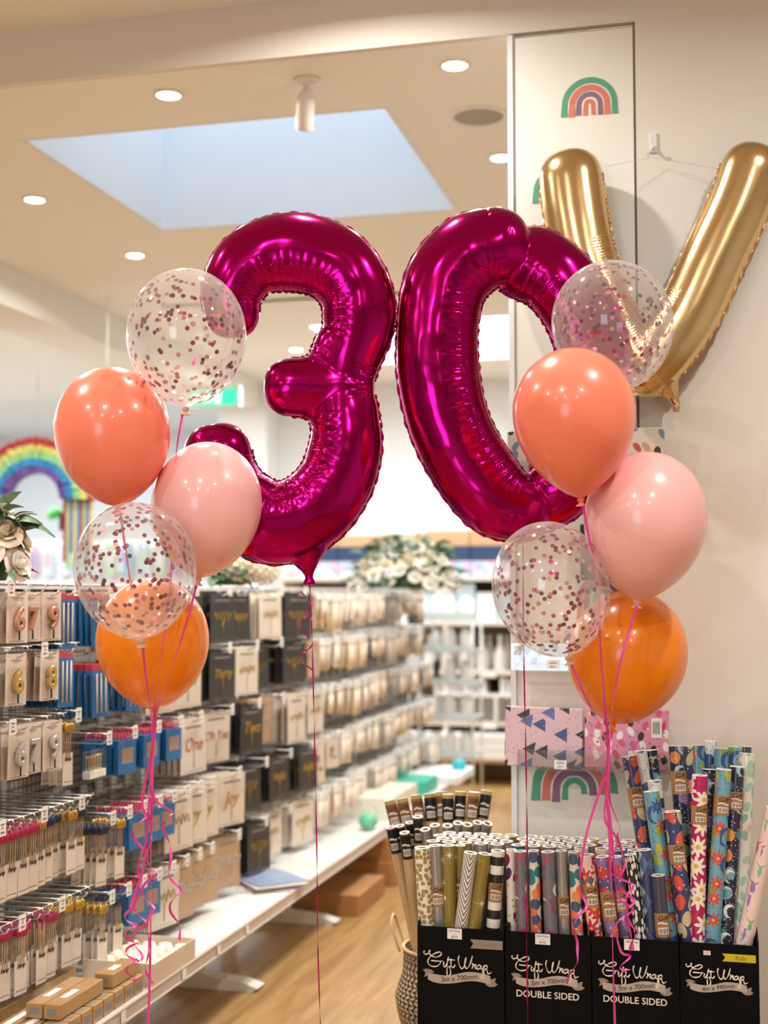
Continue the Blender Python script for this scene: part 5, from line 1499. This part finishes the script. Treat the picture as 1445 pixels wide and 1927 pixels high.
for (bi, ri, y, z, Lh, pitch, k) in hooks:
    if bi == 0 and y < 2.72: continue
    kind, word, n, rec = choose(bi, ri, k, y)
    if kind is None: continue
    if bi == 0 and ri >= 3 and random.random() < .12: continue
    xf = XBK + .01 + Lh - .022 - rec
    lab = '%s, %s bay, %s row, %s hook' % (DESC[kind], BAYN[bi], ROWN[ri], ORD[k])
    lab = lab.replace('silvery bag of candles', 'silvery bag of candles')
    if word and kind in ('rose', 'goldc', 'silverc'): lab = lab.replace('number candle', 'number %s candle' % word)
    elif word: lab = lab.replace('cake topper', '%s cake topper' % word)
    grp = 'packs on the %s hook of the %s row, %s bay' % (ORD[k], ROWN[ri], BAYN[bi])
    gap = .019 if bi < 3 else .026
    if kind == 'bluebox': gap = .026
    for q in range(n):
        x = xf - q * gap - random.uniform(0, .003)
        if x < XBK + .03: break
        o = place(kind, word, x, y + random.uniform(-.003, .003), z, lab, grp, {'number_candle_pack': 'candle'}.get(proto(kind, word).name.split('.')[0], 'packet'), (-.12, -.2, -.22, -.2, -.1, -.1)[bi])
        if bi >= 3:
            if q == 0: sc_ = random.uniform(.75, 1.15)
            o.scale = (1, sc_, sc_ * random.uniform(.95, 1.05)); o.rotation_euler.z += random.uniform(-.15, .2)
        npack += 1
print('PACKS', npack)

# clear box of tiny gold candles on the third row
p = Vector((XH + .0, 3.40, .0))
pb = atX(178, 1412, -1.72)
t = thing('mini_candle_box', 'clear box of tiny gold candles beside the silver number candles', 'candle box', (pb.x, pb.y, pb.z))
MB().bbox(-.012, .012, -.05, .05, -.075, -.055, .001).build('white_tray', M_ticket, t)
MB().box(-.012, .012, -.05, .05, -.055, .0).build('clear_lid', M_glassy, t)
for k in range(14):
    c = MB().tube([(.004 * ((k % 3) - 1), -.042 + k * .0063, -.055), (.004 * ((k % 3) - 1), -.042 + k * .0063, -.018)], .0011, 5).lathe([(.0005, .004), (.003, .002), (.003, -.002), (.0005, -.004)], 8, M=Matrix.Translation((.004 * ((k % 3) - 1), -.042 + k * .0063, -.016)))
    c.build('gold_candle', M_gold, t)

# ------------------------------------------------------------------ goods on the base shelf
def carton(name, label, cat, x0, x1, y0, y1, z0, h, m, group=None, tape=True, lab=None, rot=0):
    t = thing(name, label, cat, ((x0 + x1) / 2, (y0 + y1) / 2, z0), rot=(0, 0, rot), group=group)
    hx, hy = (x1 - x0) / 2, (y1 - y0) / 2
    MB().bbox(-hx, hx, -hy, hy, 0, h, min(.002, h * .1)).build('box_body', m, t)
    if tape: MB().box(-hx, hx, -.0015, .0015, h, h + .0004).build('lid_seam', M_kraftd, t)
    if lab:
        MB().box(-hx * .55, hx * .55, -hy - .0006, -hy, h * .3, h * .72).build('end_label', M_greyink, t)
        MB().box(-hx * .4, hx * .4, -hy * .5, hy * .1, h + .0004, h + .001).build('top_label', M_ticket, t)
    return t
M_kr2 = mat('glossy_kraft_box', '#B08A5A', .4, coat=.4, noise=.08, nscale=40)
for i in range(10):
    y = 2.80 + i * .060
    t = carton('small_kraft_box', 'small kraft box, %s from the front in the row along the shelf lip' % ORD[i], 'box', -1.568, -1.512, y, y + .054, ZSH, .045, M_kr2, 'small kraft boxes along the shelf lip', lab=False, tape=False)
    MB().box(.028, .0287, -.018, .018, .012, .032).build('side_label', M_greyink, t)
    MB().box(-.016, .016, -.014, .014, .0451, .0456).build('top_label', M_greyink, t)
def longbox(lab, x0, x1, y0, y1, z, h):
    carton('long_kraft_box', lab, 'box', x0, x1, y0, y1, z, h, M_kr2, lab=True)
longbox('long kraft box, left of the raised pair on the base shelf', -1.624, -1.581, 2.97, 3.20, ZSH + .0475, .035)
longbox('long kraft box, right of the raised pair on the base shelf', -1.578, -1.535, 2.97, 3.20, ZSH + .0475, .035)
longbox('long kraft box lying on the small boxes beside the white candle tray', -1.578, -1.528, 3.24, 3.395, ZSH + .0475, .035)
longbox('long kraft box under the left one of the raised pair', -1.620, -1.575, 2.80, 3.20, ZSH, .045)
longbox('long kraft box behind the one under the raised pair', -1.67, -1.625, 2.80, 3.20, ZSH, .045)
longbox('wide kraft box behind the hanging candle packs, at the back of the shelf', -1.78, -1.70, 2.95, 3.38, ZSH, .055)
# tray of white candles
t = thing('candle_tray', 'open cream box of white rounded candles on the base shelf', 'tray', (-1.60, 3.57, ZSH))
w = .004; hx, hy, h = .105, .145, .062
MB().box(-hx, hx, -hy, -hy + w, 0, h).box(-hx, hx, hy - w, hy, 0, h).box(-hx, -hx + w, -hy + w, hy - w, 0, h).box(hx - w, hx, -hy + w, hy - w, 0, h).box(-hx + w, hx - w, -hy + w, hy - w, 0, .003).build('open_box', mat('cream_box_card', '#D9C4AE', .6), t)
M_wax = mat('white_wax', '#F2E8D4', .5, sss=.1)
pr = None
for i in range(4):
    for j in range(5):
        x, y = -1.60 - .077 + i * .051, 3.57 - .112 + j * .056
        lab = 'white rounded candle in the open cream box on the base shelf'
        if pr is None:
            pr = MB().lathe([(.0005, 0), (.02, 0), (.0245, .008), (.0245, .034), (.018, .046), (.0005, .05)], 16).build('white_candle', M_wax)
            c = pr
        else: c = pr.copy(); COL.objects.link(c)
        c.location = (x, y, ZSH + .0035); tag(c, lab, 'candle', 'white candles in the cream box')
# pile of magazines
for i in range(5):
    m = [mat('magazine_cover_a', '#D8C8BC', .35, noise=.3, nscale=25), mat('magazine_cover_b', '#8FA0B8', .35, noise=.3, nscale=20), mat('magazine_cover_c', '#E4D6CC', .35, noise=.2, nscale=22)][i % 3]
    t = MB().bbox(-.1, .1, -.13, .13, 0, .0045, .001).build('flat_pack_sheet', m, loc=(-1.63 + .012 * (i % 2), 4.72 + .02 * (i % 3), ZSH + .001 + i * .0052), rot=(0, 0, .35 + .12 * i))
    tag(t, 'thin flat printed pack, %s from the bottom of the pile on the base shelf' % ORD[i], 'packet', 'pile of thin packs on the base shelf')
# far shelf goods
M_teal = mat('teal_box', '#3FB8A0', .45); M_fill = mat('shredded_white', '#E4E2D4', .8, noise=.15, nscale=50, bump=1)
carton('filler_bag', 'big white bag of shredded filler on the far base shelf', 'bag', -1.78, -1.52, 6.2, 6.75, ZSH, .10, M_fill, tape=False)
carton('flat_teal_box', 'flat teal box lying at the far end of the base shelf', 'box', -1.78, -1.53, 7.0, 7.3, ZSH + .0, .07, M_teal, tape=False)
carton('flat_white_box', 'flat white box at the far end of the shelf, behind the teal one', 'box', -1.74, -1.44, 7.42, 7.92, ZSH, .045, M_white, tape=False)
tag(MB().lathe([(.0005, 0), (.03, .01), (.045, .04), (.03, .07), (.0005, .078)], 16).build('mint_ball', mat('mint_wax', '#6FBF98', .4), loc=(-1.56, 5.92, ZSH)), 'mint green ball on the base shelf before the white filler bag', 'ball')
tag(MB().lathe([(.0005, 0), (.04, .0), (.04, .05), (.0005, .06)], 20).build('turquoise_tub', mat('turquoise_plastic', '#3FC4D4', .3), loc=(-1.50, 7.75, ZSH + .046)), 'turquoise tub on the flat white box at the far end', 'tub')
# cardboard cartons under the shelf
def logo(t, hx, hy, h):
    mb = MB(); F = faceY(hx * .35, -hy - .0006, h * .5)
    mb.tube([F @ Vector((.014 * math.cos(a), .014 * math.sin(a), 0)) for a in [2 * PI * j / 18 for j in range(18)]], .0012, 5, closed=True)
    mb.lathe([(.0005, 0), (.006, 0)], 12, M=F)
    for q in range(3): mb.box(-hx * .7, -hx * .1, -hy - .0008, -hy - .0002, h * (.3 + q * .16), h * (.3 + q * .16) + .003)
    mb.build('printed_marks', M_greyink, t)
t = carton('cardboard_carton', 'flat brown carton under the shelf, nearest the camera', 'box', -1.80, -1.45, 5.36, 5.78, 0, .085, M_kraftd, lab=None); logo(t, .175, .21, .085)
t = carton('cardboard_carton', 'brown carton under the shelf behind the nearest flat one, bottom of its stack', 'box', -1.84, -1.44, 5.95, 6.40, 0, .105, M_kraftd); logo(t, .2, .225, .105)
t = carton('cardboard_carton', 'brown carton under the shelf resting on the bottom one of the stack', 'box', -1.83, -1.45, 5.97, 6.38, .106, .1, M_kraftd); logo(t, .19, .205, .1)

# ------------------------------------------------------------------ flowers
M_leaf = mat('dark_green_leaf', '#3E5A3A', .5, noise=.25, nscale=30); M_leaf2 = mat('pale_green_leaf', '#6F8A68', .6)
M_petal = mat('cream_petal', '#F2E8D2', .6, sss=.05); M_petalw = mat('white_petal', '#F4F1E6', .6, sss=.05)
def rose_mesh(name, m, R=.03, seed=0):
    rnd = random.Random(seed); mb = MB()
    for layer, (n, rr, tilt, h) in enumerate([(3, .28, .1, 1.0), (4, .5, .25, .95), (5, .75, .5, .8), (6, 1.0, .85, .6)]):
        for k in range(n):
            a0 = 2 * PI * k / n + layer * .7 + rnd.uniform(-.1, .1); span = 2 * PI / n * .72
            rings = []
            for i in range(5):
                v = i / 4; ring = []
                for j in range(7):
                    u = j / 6 - .5; a = a0 + u * 2 * span
                    rad = R * rr * (.25 + .75 * math.sin(v * PI / 2) + tilt * .35 * v ** 3) * (1 - .1 * u * u)
                    z = R * h * (v ** 1.1) * (1 - (abs(u) * 2) ** 3 * .35) - R * tilt * .45 * v ** 4
                    ring.append(Vector((rad * math.cos(a), rad * math.sin(a), z)))
                rings.append(ring)
            mb.loft(rings, closed=False)
    mb.lathe([(.0005, R * .95), (R * .2, R * .85), (R * .33, R * .5), (R * .3, 0)], 8)
    mb.lathe([(.0005, -R * .25), (R * .2, -R * .2), (R * .35, .0), (R * .2, R * .1)], 8)
    return mb.mesh(name, m)
def leaf_mesh(L=.06, W=.02, m=None):
    mb = MB(); rows = []
    for i in range(7):
        v = i / 6; w = W * math.sin(PI * min(v * 1.05, 1)) ** .8 * .5 + .0004
        z = .012 * math.sin(v * PI) - .015 * v * v
        rows.append([Vector((v * L, -w, z + .003)), Vector((v * L, 0, z)), Vector((v * L, w, z + .003))])
    mb.loft(rows, closed=False)
    return mb.mesh('leaf', m)
ROSE = [rose_mesh('rose_head', M_petalw, .03, s) for s in (1, 2)] + [rose_mesh('rose_head', M_petal, .03, 3)]
LEAF = [leaf_mesh(.06, .03, M_leaf), leaf_mesh(.07, .018, M_leaf2)]
def orient(d):
    d = Vector(d).normalized(); return d.to_track_quat('Z', 'Y')
def arrangement(label, c, rx, ry, h, nr, nl, seed, scale=1.0, spread=(0, PI * 2), name='rose_arrangement'):
    rnd = random.Random(seed)
    t = thing(name, label, 'flowers', c)
    MB().lathe([(.0005, 0), (min(rx, ry) * .5, 0), (min(rx, ry) * .6, .02), (min(rx, ry) * .5, h * .35), (.0005, h * .5)], 16).build('foliage_base', M_leaf, t)
    for i in range(nr):
        g = (i + .5) / nr; a = i * 2.39996; el = math.acos(1 - g * .98)
        d = Vector((math.sin(el) * math.cos(a) * rx, math.sin(el) * math.sin(a) * ry, math.cos(el) * h)) * rnd.uniform(.85, 1.0)
        o = bpy.data.objects.new('rose_head', rnd.choice(ROSE)); COL.objects.link(o); o.parent = t
        o.location = d + Vector((0, 0, .01)); n = Vector((d.x / rx ** 2, d.y / ry ** 2, d.z / h ** 2 + 2)); o.rotation_mode = 'QUATERNION'; o.rotation_quaternion = orient(n)
        s = scale * rnd.uniform(.75, 1.25); o.scale = (s, s, s)
    mb = MB()
    lm = [(v.co.copy(), ) for v in LEAF[0].vertices]
    for i in range(nl):
        a = rnd.uniform(0, 2 * PI); el = rnd.uniform(.1, PI / 2 + .1)
        d = Vector((math.sin(el) * math.cos(a) * rx, math.sin(el) * math.sin(a) * ry, max(math.cos(el), 0) * h)) * rnd.uniform(.75, 1.1) + Vector((0, 0, .015))
        dirv = Vector((math.cos(a + rnd.uniform(-1, 1)), math.sin(a + rnd.uniform(-1, 1)), rnd.uniform(-.2, .8)))
        q = dirv.to_track_quat('X', 'Z').to_matrix().to_4x4(); s = scale * rnd.uniform(.6, 1.3)
        src = LEAF[i % 2]
        M = Matrix.Translation(d) @ q @ Matrix.Rotation(rnd.uniform(-1, 1), 4, 'X') @ Matrix.Scale(s, 4)
        mb.add([M @ v.co for v in src.vertices], [list(p.vertices) for p in src.polygons], i % 2, smooth=True)
    tag(mb.build('leaves', [M_leaf, M_leaf2], t), kind='stuff')
    return t
zt = 1.337
c = atY(762, 1112, 7.2); arrangement('large white rose arrangement with greenery on top of the far shelving', (c.x, c.y, zt), .29, .17, .25, 56, 190, 5, 1.3)
def hydrangea(label, c, heads, leaves, seed):
    rnd = random.Random(seed); t = thing('hydrangea_arrangement', label, 'flowers', c)
    MB().lathe([(.0005, 0), (.06, 0), (.07, .03), (.0005, .06)], 14).build('foliage_base', M_leaf, t)
    for (hx, hy, hz, R) in heads:
        mb = MB()
        mb.lathe([(.0005, R * .8), (R * .6, R * .55), (R * .8, 0), (R * .6, -R * .55), (.0005, -R * .8)], 12)
        for i in range(110):
            g = (i + .5) / 110; a = i * 2.39996; z = 1 - 2 * g; r = math.sqrt(1 - z * z); n = Vector((r * math.cos(a), r * math.sin(a), z)); p = n * R * rnd.uniform(.92, 1.04)
            u = n.orthogonal().normalized(); v = n.cross(u); ph = rnd.random() * 3; s = R * .17
            for k in range(4):
                aa = ph + k * PI / 2; e = (u * math.cos(aa) + v * math.sin(aa)); f = (u * math.cos(aa + PI / 2) + v * math.sin(aa + PI / 2))
                mb.add([p, p + e * s * .6 + f * s * .5 + n * s * .25, p + e * s * 1.15 + n * s * .15, p + e * s * .6 - f * s * .5 + n * s * .25], [(0, 1, 2, 3)])
        mb.build('flower_head', M_petal, t, loc=(hx, hy, hz))
    mb = MB()
    for i in range(leaves):
        a = rnd.uniform(0, 2 * PI); dirv = Vector((math.cos(a), math.sin(a), rnd.uniform(-.1, .5))); q = dirv.to_track_quat('X', 'Z').to_matrix().to_4x4()
        M = Matrix.Translation((rnd.uniform(-.06, .06), rnd.uniform(-.03, .03), rnd.uniform(.01, .06))) @ q @ Matrix.Scale(rnd.uniform(1.2, 2.2), 4)
        mb.add([M @ v.co for v in LEAF[0].vertices], [list(p.vertices) for p in LEAF[0].polygons], 0, smooth=True)
    tag(mb.build('leaves', [M_leaf], t), kind='stuff')
c = atY(440, 1112, 4.7)
hydrangea('cream hydrangea arrangement on the shelving, under the left pink balloon', (c.x - .02, c.y, zt), [(.045, 0, .085, .085), (.13, .02, .06, .06), (-.06, 0, .03, .03)], 22, 3)
c = atY(2, 1092, 3.02)
t = arrangement('cream roses and dark leaves on the shelving at the left edge of the frame', (c.x - .05, c.y + .02, zt), .10, .09, .17, 16, 46, 11, 1.25, name='rose_arrangement')

# ------------------------------------------------------------------ back wall shelving unit
YU = 9.25
xu0, xu1 = -3.1, -.75
t = thing('wall_shelving', 'long white open shelving unit against the back wall', 'shelving', ((xu0 + xu1) / 2, YU + .25, 0))
hw = (xu1 - xu0) / 2
M_unitback = mat('taupe_shelf_back', '#A89A8C', .7); M_shelfwood = mat('pale_shelf_board', '#E4D8CC', .5)
MB().box(-hw, hw, .27, .3, 0, 1.46).build('back_panel', M_unitback, t)
for k, x in enumerate((-hw, -hw + .62, -hw + 1.2, hw - .03)): MB().box(x, x + .03, -.25, .27, 0, 1.46).build('side_panel', M_shelfwood, t)
for z in (.18, .43, .78, 1.12, 1.43): MB().box(-hw + .001, hw - .001, -.252, .27, z - .03, z).build('shelf_board', M_shelfwood, t)
for z in (.78, .43):
    for x in (.3, .62, .95): MB().box(x, x + .1, -.262, -.252, z - .045, z - .002).build('shelf_ticket', M_ticket, t)
def row(n, x0, x1, fn):
    for i in range(n): fn(i, x0 + (i + .5) * (x1 - x0) / n, (x1 - x0) / n)
# top: pastel boxes, navy boxes, kraft boxes in a stepped stack
def topbox(i, x, w):
    h3 = (.085, .085, .09, .11, .12, .13, .13)[i]
    for lev, (z, h, m, d) in enumerate(((1.432, .11, PAT['pastel'], 'pastel speckled box'), (1.543, .10, M_navy, 'navy blue box'), (1.644, h3, M_kraftlight, 'kraft brown box'))):
        mb = MB().bbox(-w * .49, w * .49, -.2, .2, 0, h - .002, .003)
        mb.uv = [[(mb.v[k][0] * 1.0, mb.v[k][2]) for k in f] for f in mb.f]
        o = mb.build('storage_box', m, loc=(x, YU + .24, z))
        tag(o, '%s on top of the back wall unit, %s stack from the left' % (d, ORD[i]), 'box', 'boxes on top of the back wall unit')
row(7, xu0 + .1, xu1, topbox)
M_bottle = mat('white_glass_bottle', '#DEDAD6', .2, coat=.5)
bp_ = None
def bottle(i, x, w):
    global bp_
    for j in range(2):
        if bp_ is None:
            bp_ = MB().lathe([(.0005, 0), (.04, 0), (.042, .01), (.042, .1), (.03, .14), (.014, .18), (.014, .22), (.019, .225), (.019, .24), (.0005, .24)], 18).build('white_bottle', M_bottle); o = bp_
        else: o = bp_.copy(); COL.objects.link(o)
        o.location = (x + j * .03, YU + .08 + j * .14, .781); tag(o, 'white glass bottle on the middle shelf of the back wall unit', 'bottle', 'white bottles on the back wall unit')
row(10, -2.2, -.95, bottle)
for i in range(22):
    x = -1.95 + i * .042
    if 9 <= i <= 10: continue
    m = [mat('pale_book_a', '#CFCAC6', .6), mat('pale_book_b', '#B4B2B6', .6), mat('pale_book_c', '#E2DEDA', .6)][i % 3] if i < 3 else bpy.data.materials[['pale_book_a', 'pale_book_b', 'pale_book_c'][i % 3]]
    o = MB().bbox(-.017, .017, -.08, .08, 0, .1 + .01 * (i % 2), .001).build('thin_book', m, loc=(x, YU + .1, .622), rot=(0, -.15 if i < 9 else 0, 0))
    tag(o, 'pale upright booklet on the white riser of the back wall unit', 'book', 'booklets on the white riser')
t = thing('white_riser', 'white open riser standing on the lower shelf of the back wall unit', 'riser', (-1.44, YU + .12, .431))
MB().box(-.52, .52, -.14, .14, .17, .19).build('riser_top', M_white, t)
for x in (-.52, -.1, .5): MB().box(x, x + .02, -.14, .14, 0, .17).build('riser_leg', M_white, t)
MB().box(-.52, .52, .12, .14, 0, .17).build('riser_back', M_white, t)
for i in range(5):
    for j in range(3):
        o = MB().bbox(-.12, .12, -.16, .16, 0, .055, .004).build('white_tray', M_white, loc=(-2.1 + i * .27, YU + .1, .181 + j * .058))
        tag(o, 'stacked flat white tray on the lowest shelf of the back wall unit', 'tray', 'white trays on the lowest shelf')
M_pblue = mat('pale_blue_pack', '#C4DCE8', .4)
for i in range(12):
    o = MB().bbox(-.07, .07, -.02, .02, 0, .2 + .03 * (i % 3), .003).build('pale_packet', M_pblue if i % 2 else M_white, loc=(-2.5 + i * .15, YU + .05, 1.121))
    tag(o, 'pale blue or white packet on the upper shelf of the back wall unit', 'packet', 'pale packets on the upper shelf')

# ------------------------------------------------------------------ clear tiered stand at the end of the aisle shelving
t = thing('clear_display_stand', 'white wire and clear shelf display stand at the far end of the aisle', 'display stand', (-1.70, 8.35, 0))
for sx in (-.2, .2):
    for sy in (-.15, .15): MB().tube([(sx, sy, 0), (sx, sy, 1.28)], .007, 8).build('post', M_white, t)
for z in (.32, .55, .76, .96, 1.16):
    MB().box(-.22, .22, -.17, .17, z - .008, z).build('clear_shelf', mat('aqua_clear_shelf', '#DDE8EA', .15, alpha=.7) if z == .32 else bpy.data.materials['aqua_clear_shelf'], t)
    MB().box(-.22, .22, -.175, -.17, z - .012, z + .035).build('shelf_front', bpy.data.materials['aqua_clear_shelf'], t)
M_jar = mat('frosted_jar', '#E6E6E2', .25, coat=.5); M_darkd = mat('dark_ornament', '#3A3F34', .5)
for zi, z in enumerate((.32, .55, .76, .96, 1.16)):
    for k in range(4):
        x, y = -1.70 - .14 + k * .093, 8.35 - .08 + .03 * (k % 2)
        dark = (zi, k) in ((3, 0), (2, 1))
        pr_ = [(.0005, 0), (.035, 0), (.038, .01), (.038, .09), (.025, .11), (.027, .13), (.0005, .135)] if not dark else [(.0005, 0), (.03, 0), (.03, .02), (.018, .05), (.025, .1), (.015, .13), (.0005, .14)]
        o = MB().lathe(pr_, 16).build('dark_figurine' if dark else 'white_jar', M_darkd if dark else M_jar, loc=(x, y, z + .001))
        if dark: tag(o, 'small dark ornament on the %s shelf of the clear display stand' % ('upper' if zi == 3 else 'middle'), 'ornament')
        else: tag(o, 'frosted white jar on the clear display stand, %s tier' % ORD[zi], 'jar', 'white jars on the clear display stand, %s tier' % ORD[zi])

# ------------------------------------------------------------------ side room: rainbow pinata and party goods wall
RC = [mat('tissue_' + n, c, .8, noise=.12, nscale=40, bump=1.0) for n, c in (('red', '#B8404A'), ('yellow', '#DEDB80'), ('green', '#9FD8A0'), ('blue', '#3F9FD8'), ('purple', '#7A62B0'))]
DR = 7.6; p = at(68, 938, DR); s_ = DR / FPX
t = thing('rainbow_decoration', 'fringed tissue rainbow with streamers hanging in the side room at the left', 'party decoration', p)
t.rotation_euler = (0, 0, YAW)
R0 = 112 * s_
for k in range(5):
    ro, ri_ = R0 * (1 - .115 * k), R0 * (1 - .115 * (k + 1))
    mb = MB(); rings = []
    N_ = 90; rnd = random.Random(k)
    for i in range(N_ + 1):
        a = -.02 + (PI + .04) * i / N_; j1 = rnd.uniform(-.004, .008); j2 = rnd.uniform(0, .02)
        rings.append([Vector((r * math.cos(a), y, r * math.sin(a))) for r, y in ((ro + j1, -.05 - j2), (ro + j1, .05), (ri_, .05), (ri_, -.05 - j2))])
    mb.loft(rings, cap0=True, cap1=True, smooth=False); mb.build('tissue_band', RC[k], t)
for i in range(9):
    x = R0 * (.5 + .055 * i)
    MB().box(x - .01, x + .01, -.02, -.018, -.36 - .05 * math.sin(i * 2.2), -.0).build('streamer', RC[(i * 2) % 5], t)
MB().tube([(0, 0, R0), (0, 0, 2.94 - p.z)], .003).build('hanging_cord', M_plastic, t)
# pale packets on a pegboard at the far side
t = thing('pegboard_rack', 'white pegboard rack in the side room below the rainbow', 'rack', (-5.6, 10.2, 0))
MB().box(-1.9, 1.9, 0, .03, .3, 1.75).build('board', M_white, t)
MB().box(-1.9, 1.9, -.4, .03, .25, .3).build('base', M_white, t)
pm = [mat('pastel_pack_%d' % i, c, .5) for i, c in enumerate(('#9FBCC8', '#B8C4CA', '#7FA8BC', '#A8C0A0', '#C0A0A8', '#6F9CB4', '#C4C8C8', '#9A88B0'))]
pmesh = [MB().bbox(-.05, .05, -.02, 0, -.26, 0, .003).box(-.03, .03, -.022, -.02, -.19, -.07, 1).mesh('hanging_packet', [pm[i], pm[(i + 3) % 8]]) for i in range(8)]
rnd = random.Random(8)
for ri in range(4):
    for k in range(26):
        o = bpy.data.objects.new('hanging_packet', rnd.choice(pmesh)); COL.objects.link(o)
        o.location = (-7.4 + k * .142, 10.2 - .02 - rnd.uniform(0, .05), 1.72 - ri * .34)
        tag(o, 'pastel packet hanging on the white pegboard in the side room, %s row from the top' % ORD[ri], 'packet', 'pastel packets on the pegboard, %s row' % ORD[ri])
t = thing('bow_decoration', 'bright green bow hanging in front of the pegboard', 'decoration', at(117, 972, 8.6))
MB().tube([(0, 0, .02), (0, 0, 2.94 - t.location.z)], .002).build('hanging_thread', M_plastic, t)
t.rotation_euler = (0, 0, YAW)
for sx in (-1, 1): MB().lathe([(.0005, -.02), (.03, -.01), (.04, .01), (.02, .03), (.0005, .03)], 14, M=Matrix.Translation((sx * .045, 0, .01)) @ Matrix.Rotation(sx * .6, 4, 'Y') @ Matrix.Scale(1.3, 4)).build('bow_loop', mat('lime_ribbon', '#58C850', .4), t)
MB().box(-.014, .014, -.02, .0, -.09, .02).build('bow_tail', M_ink, t)
# hanging cords and white ceiling track in the side room
for i, (px, py0, py1) in enumerate(((71, 618, 738), (201, 665, 720))):
    a = at(px, py1, 7.4)
    tag(MB().tube([(a.x, a.y, a.z), (a.x, a.y, 2.95)], .006, 6).build('hanging_rod', M_white), 'white hanging cord in the side room, ' + ('near the left frame edge' if i == 0 else 'above the left coral balloon'), 'cord')
# party table goods behind the rose arrangement
rnd = random.Random(12)
t = thing('side_table', 'white display table in the side room, behind the near shelving', 'table', (-4.3, 7.4, 0))
MB().bbox(-.7, .7, -.3, .3, .96, 1.0, .005).build('tabletop', M_white, t)
for sx in (-1, 1):
    for sy in (-1, 1): MB().box(sx * .66 - .02, sx * .66 + .02, sy * .26 - .02, sy * .26 + .02, 0, .96).build('leg', M_white, t)
gm = [mat('goods_%d' % i, c, .5) for i, c in enumerate(('#6F7F92', '#D8E4EA', '#C8A8B4', '#E8E8E4', '#8FB0A0', '#E0C8D0'))]
for i in range(16):
    h = rnd.uniform(.12, .34); r = rnd.uniform(.025, .045)
    o = MB().lathe([(.0005, 0), (r, 0), (r, h * .6), (r * .5, h * .8), (r * .6, h), (.0005, h)], 14).build('party_bottle', rnd.choice(gm), loc=(-4.3 - .62 + i * .083, 7.4 + rnd.uniform(-.18, .18), 1.0))
    tag(o, 'small pastel bottle or figure on the side room table', 'bottle', 'small goods on the side room table')
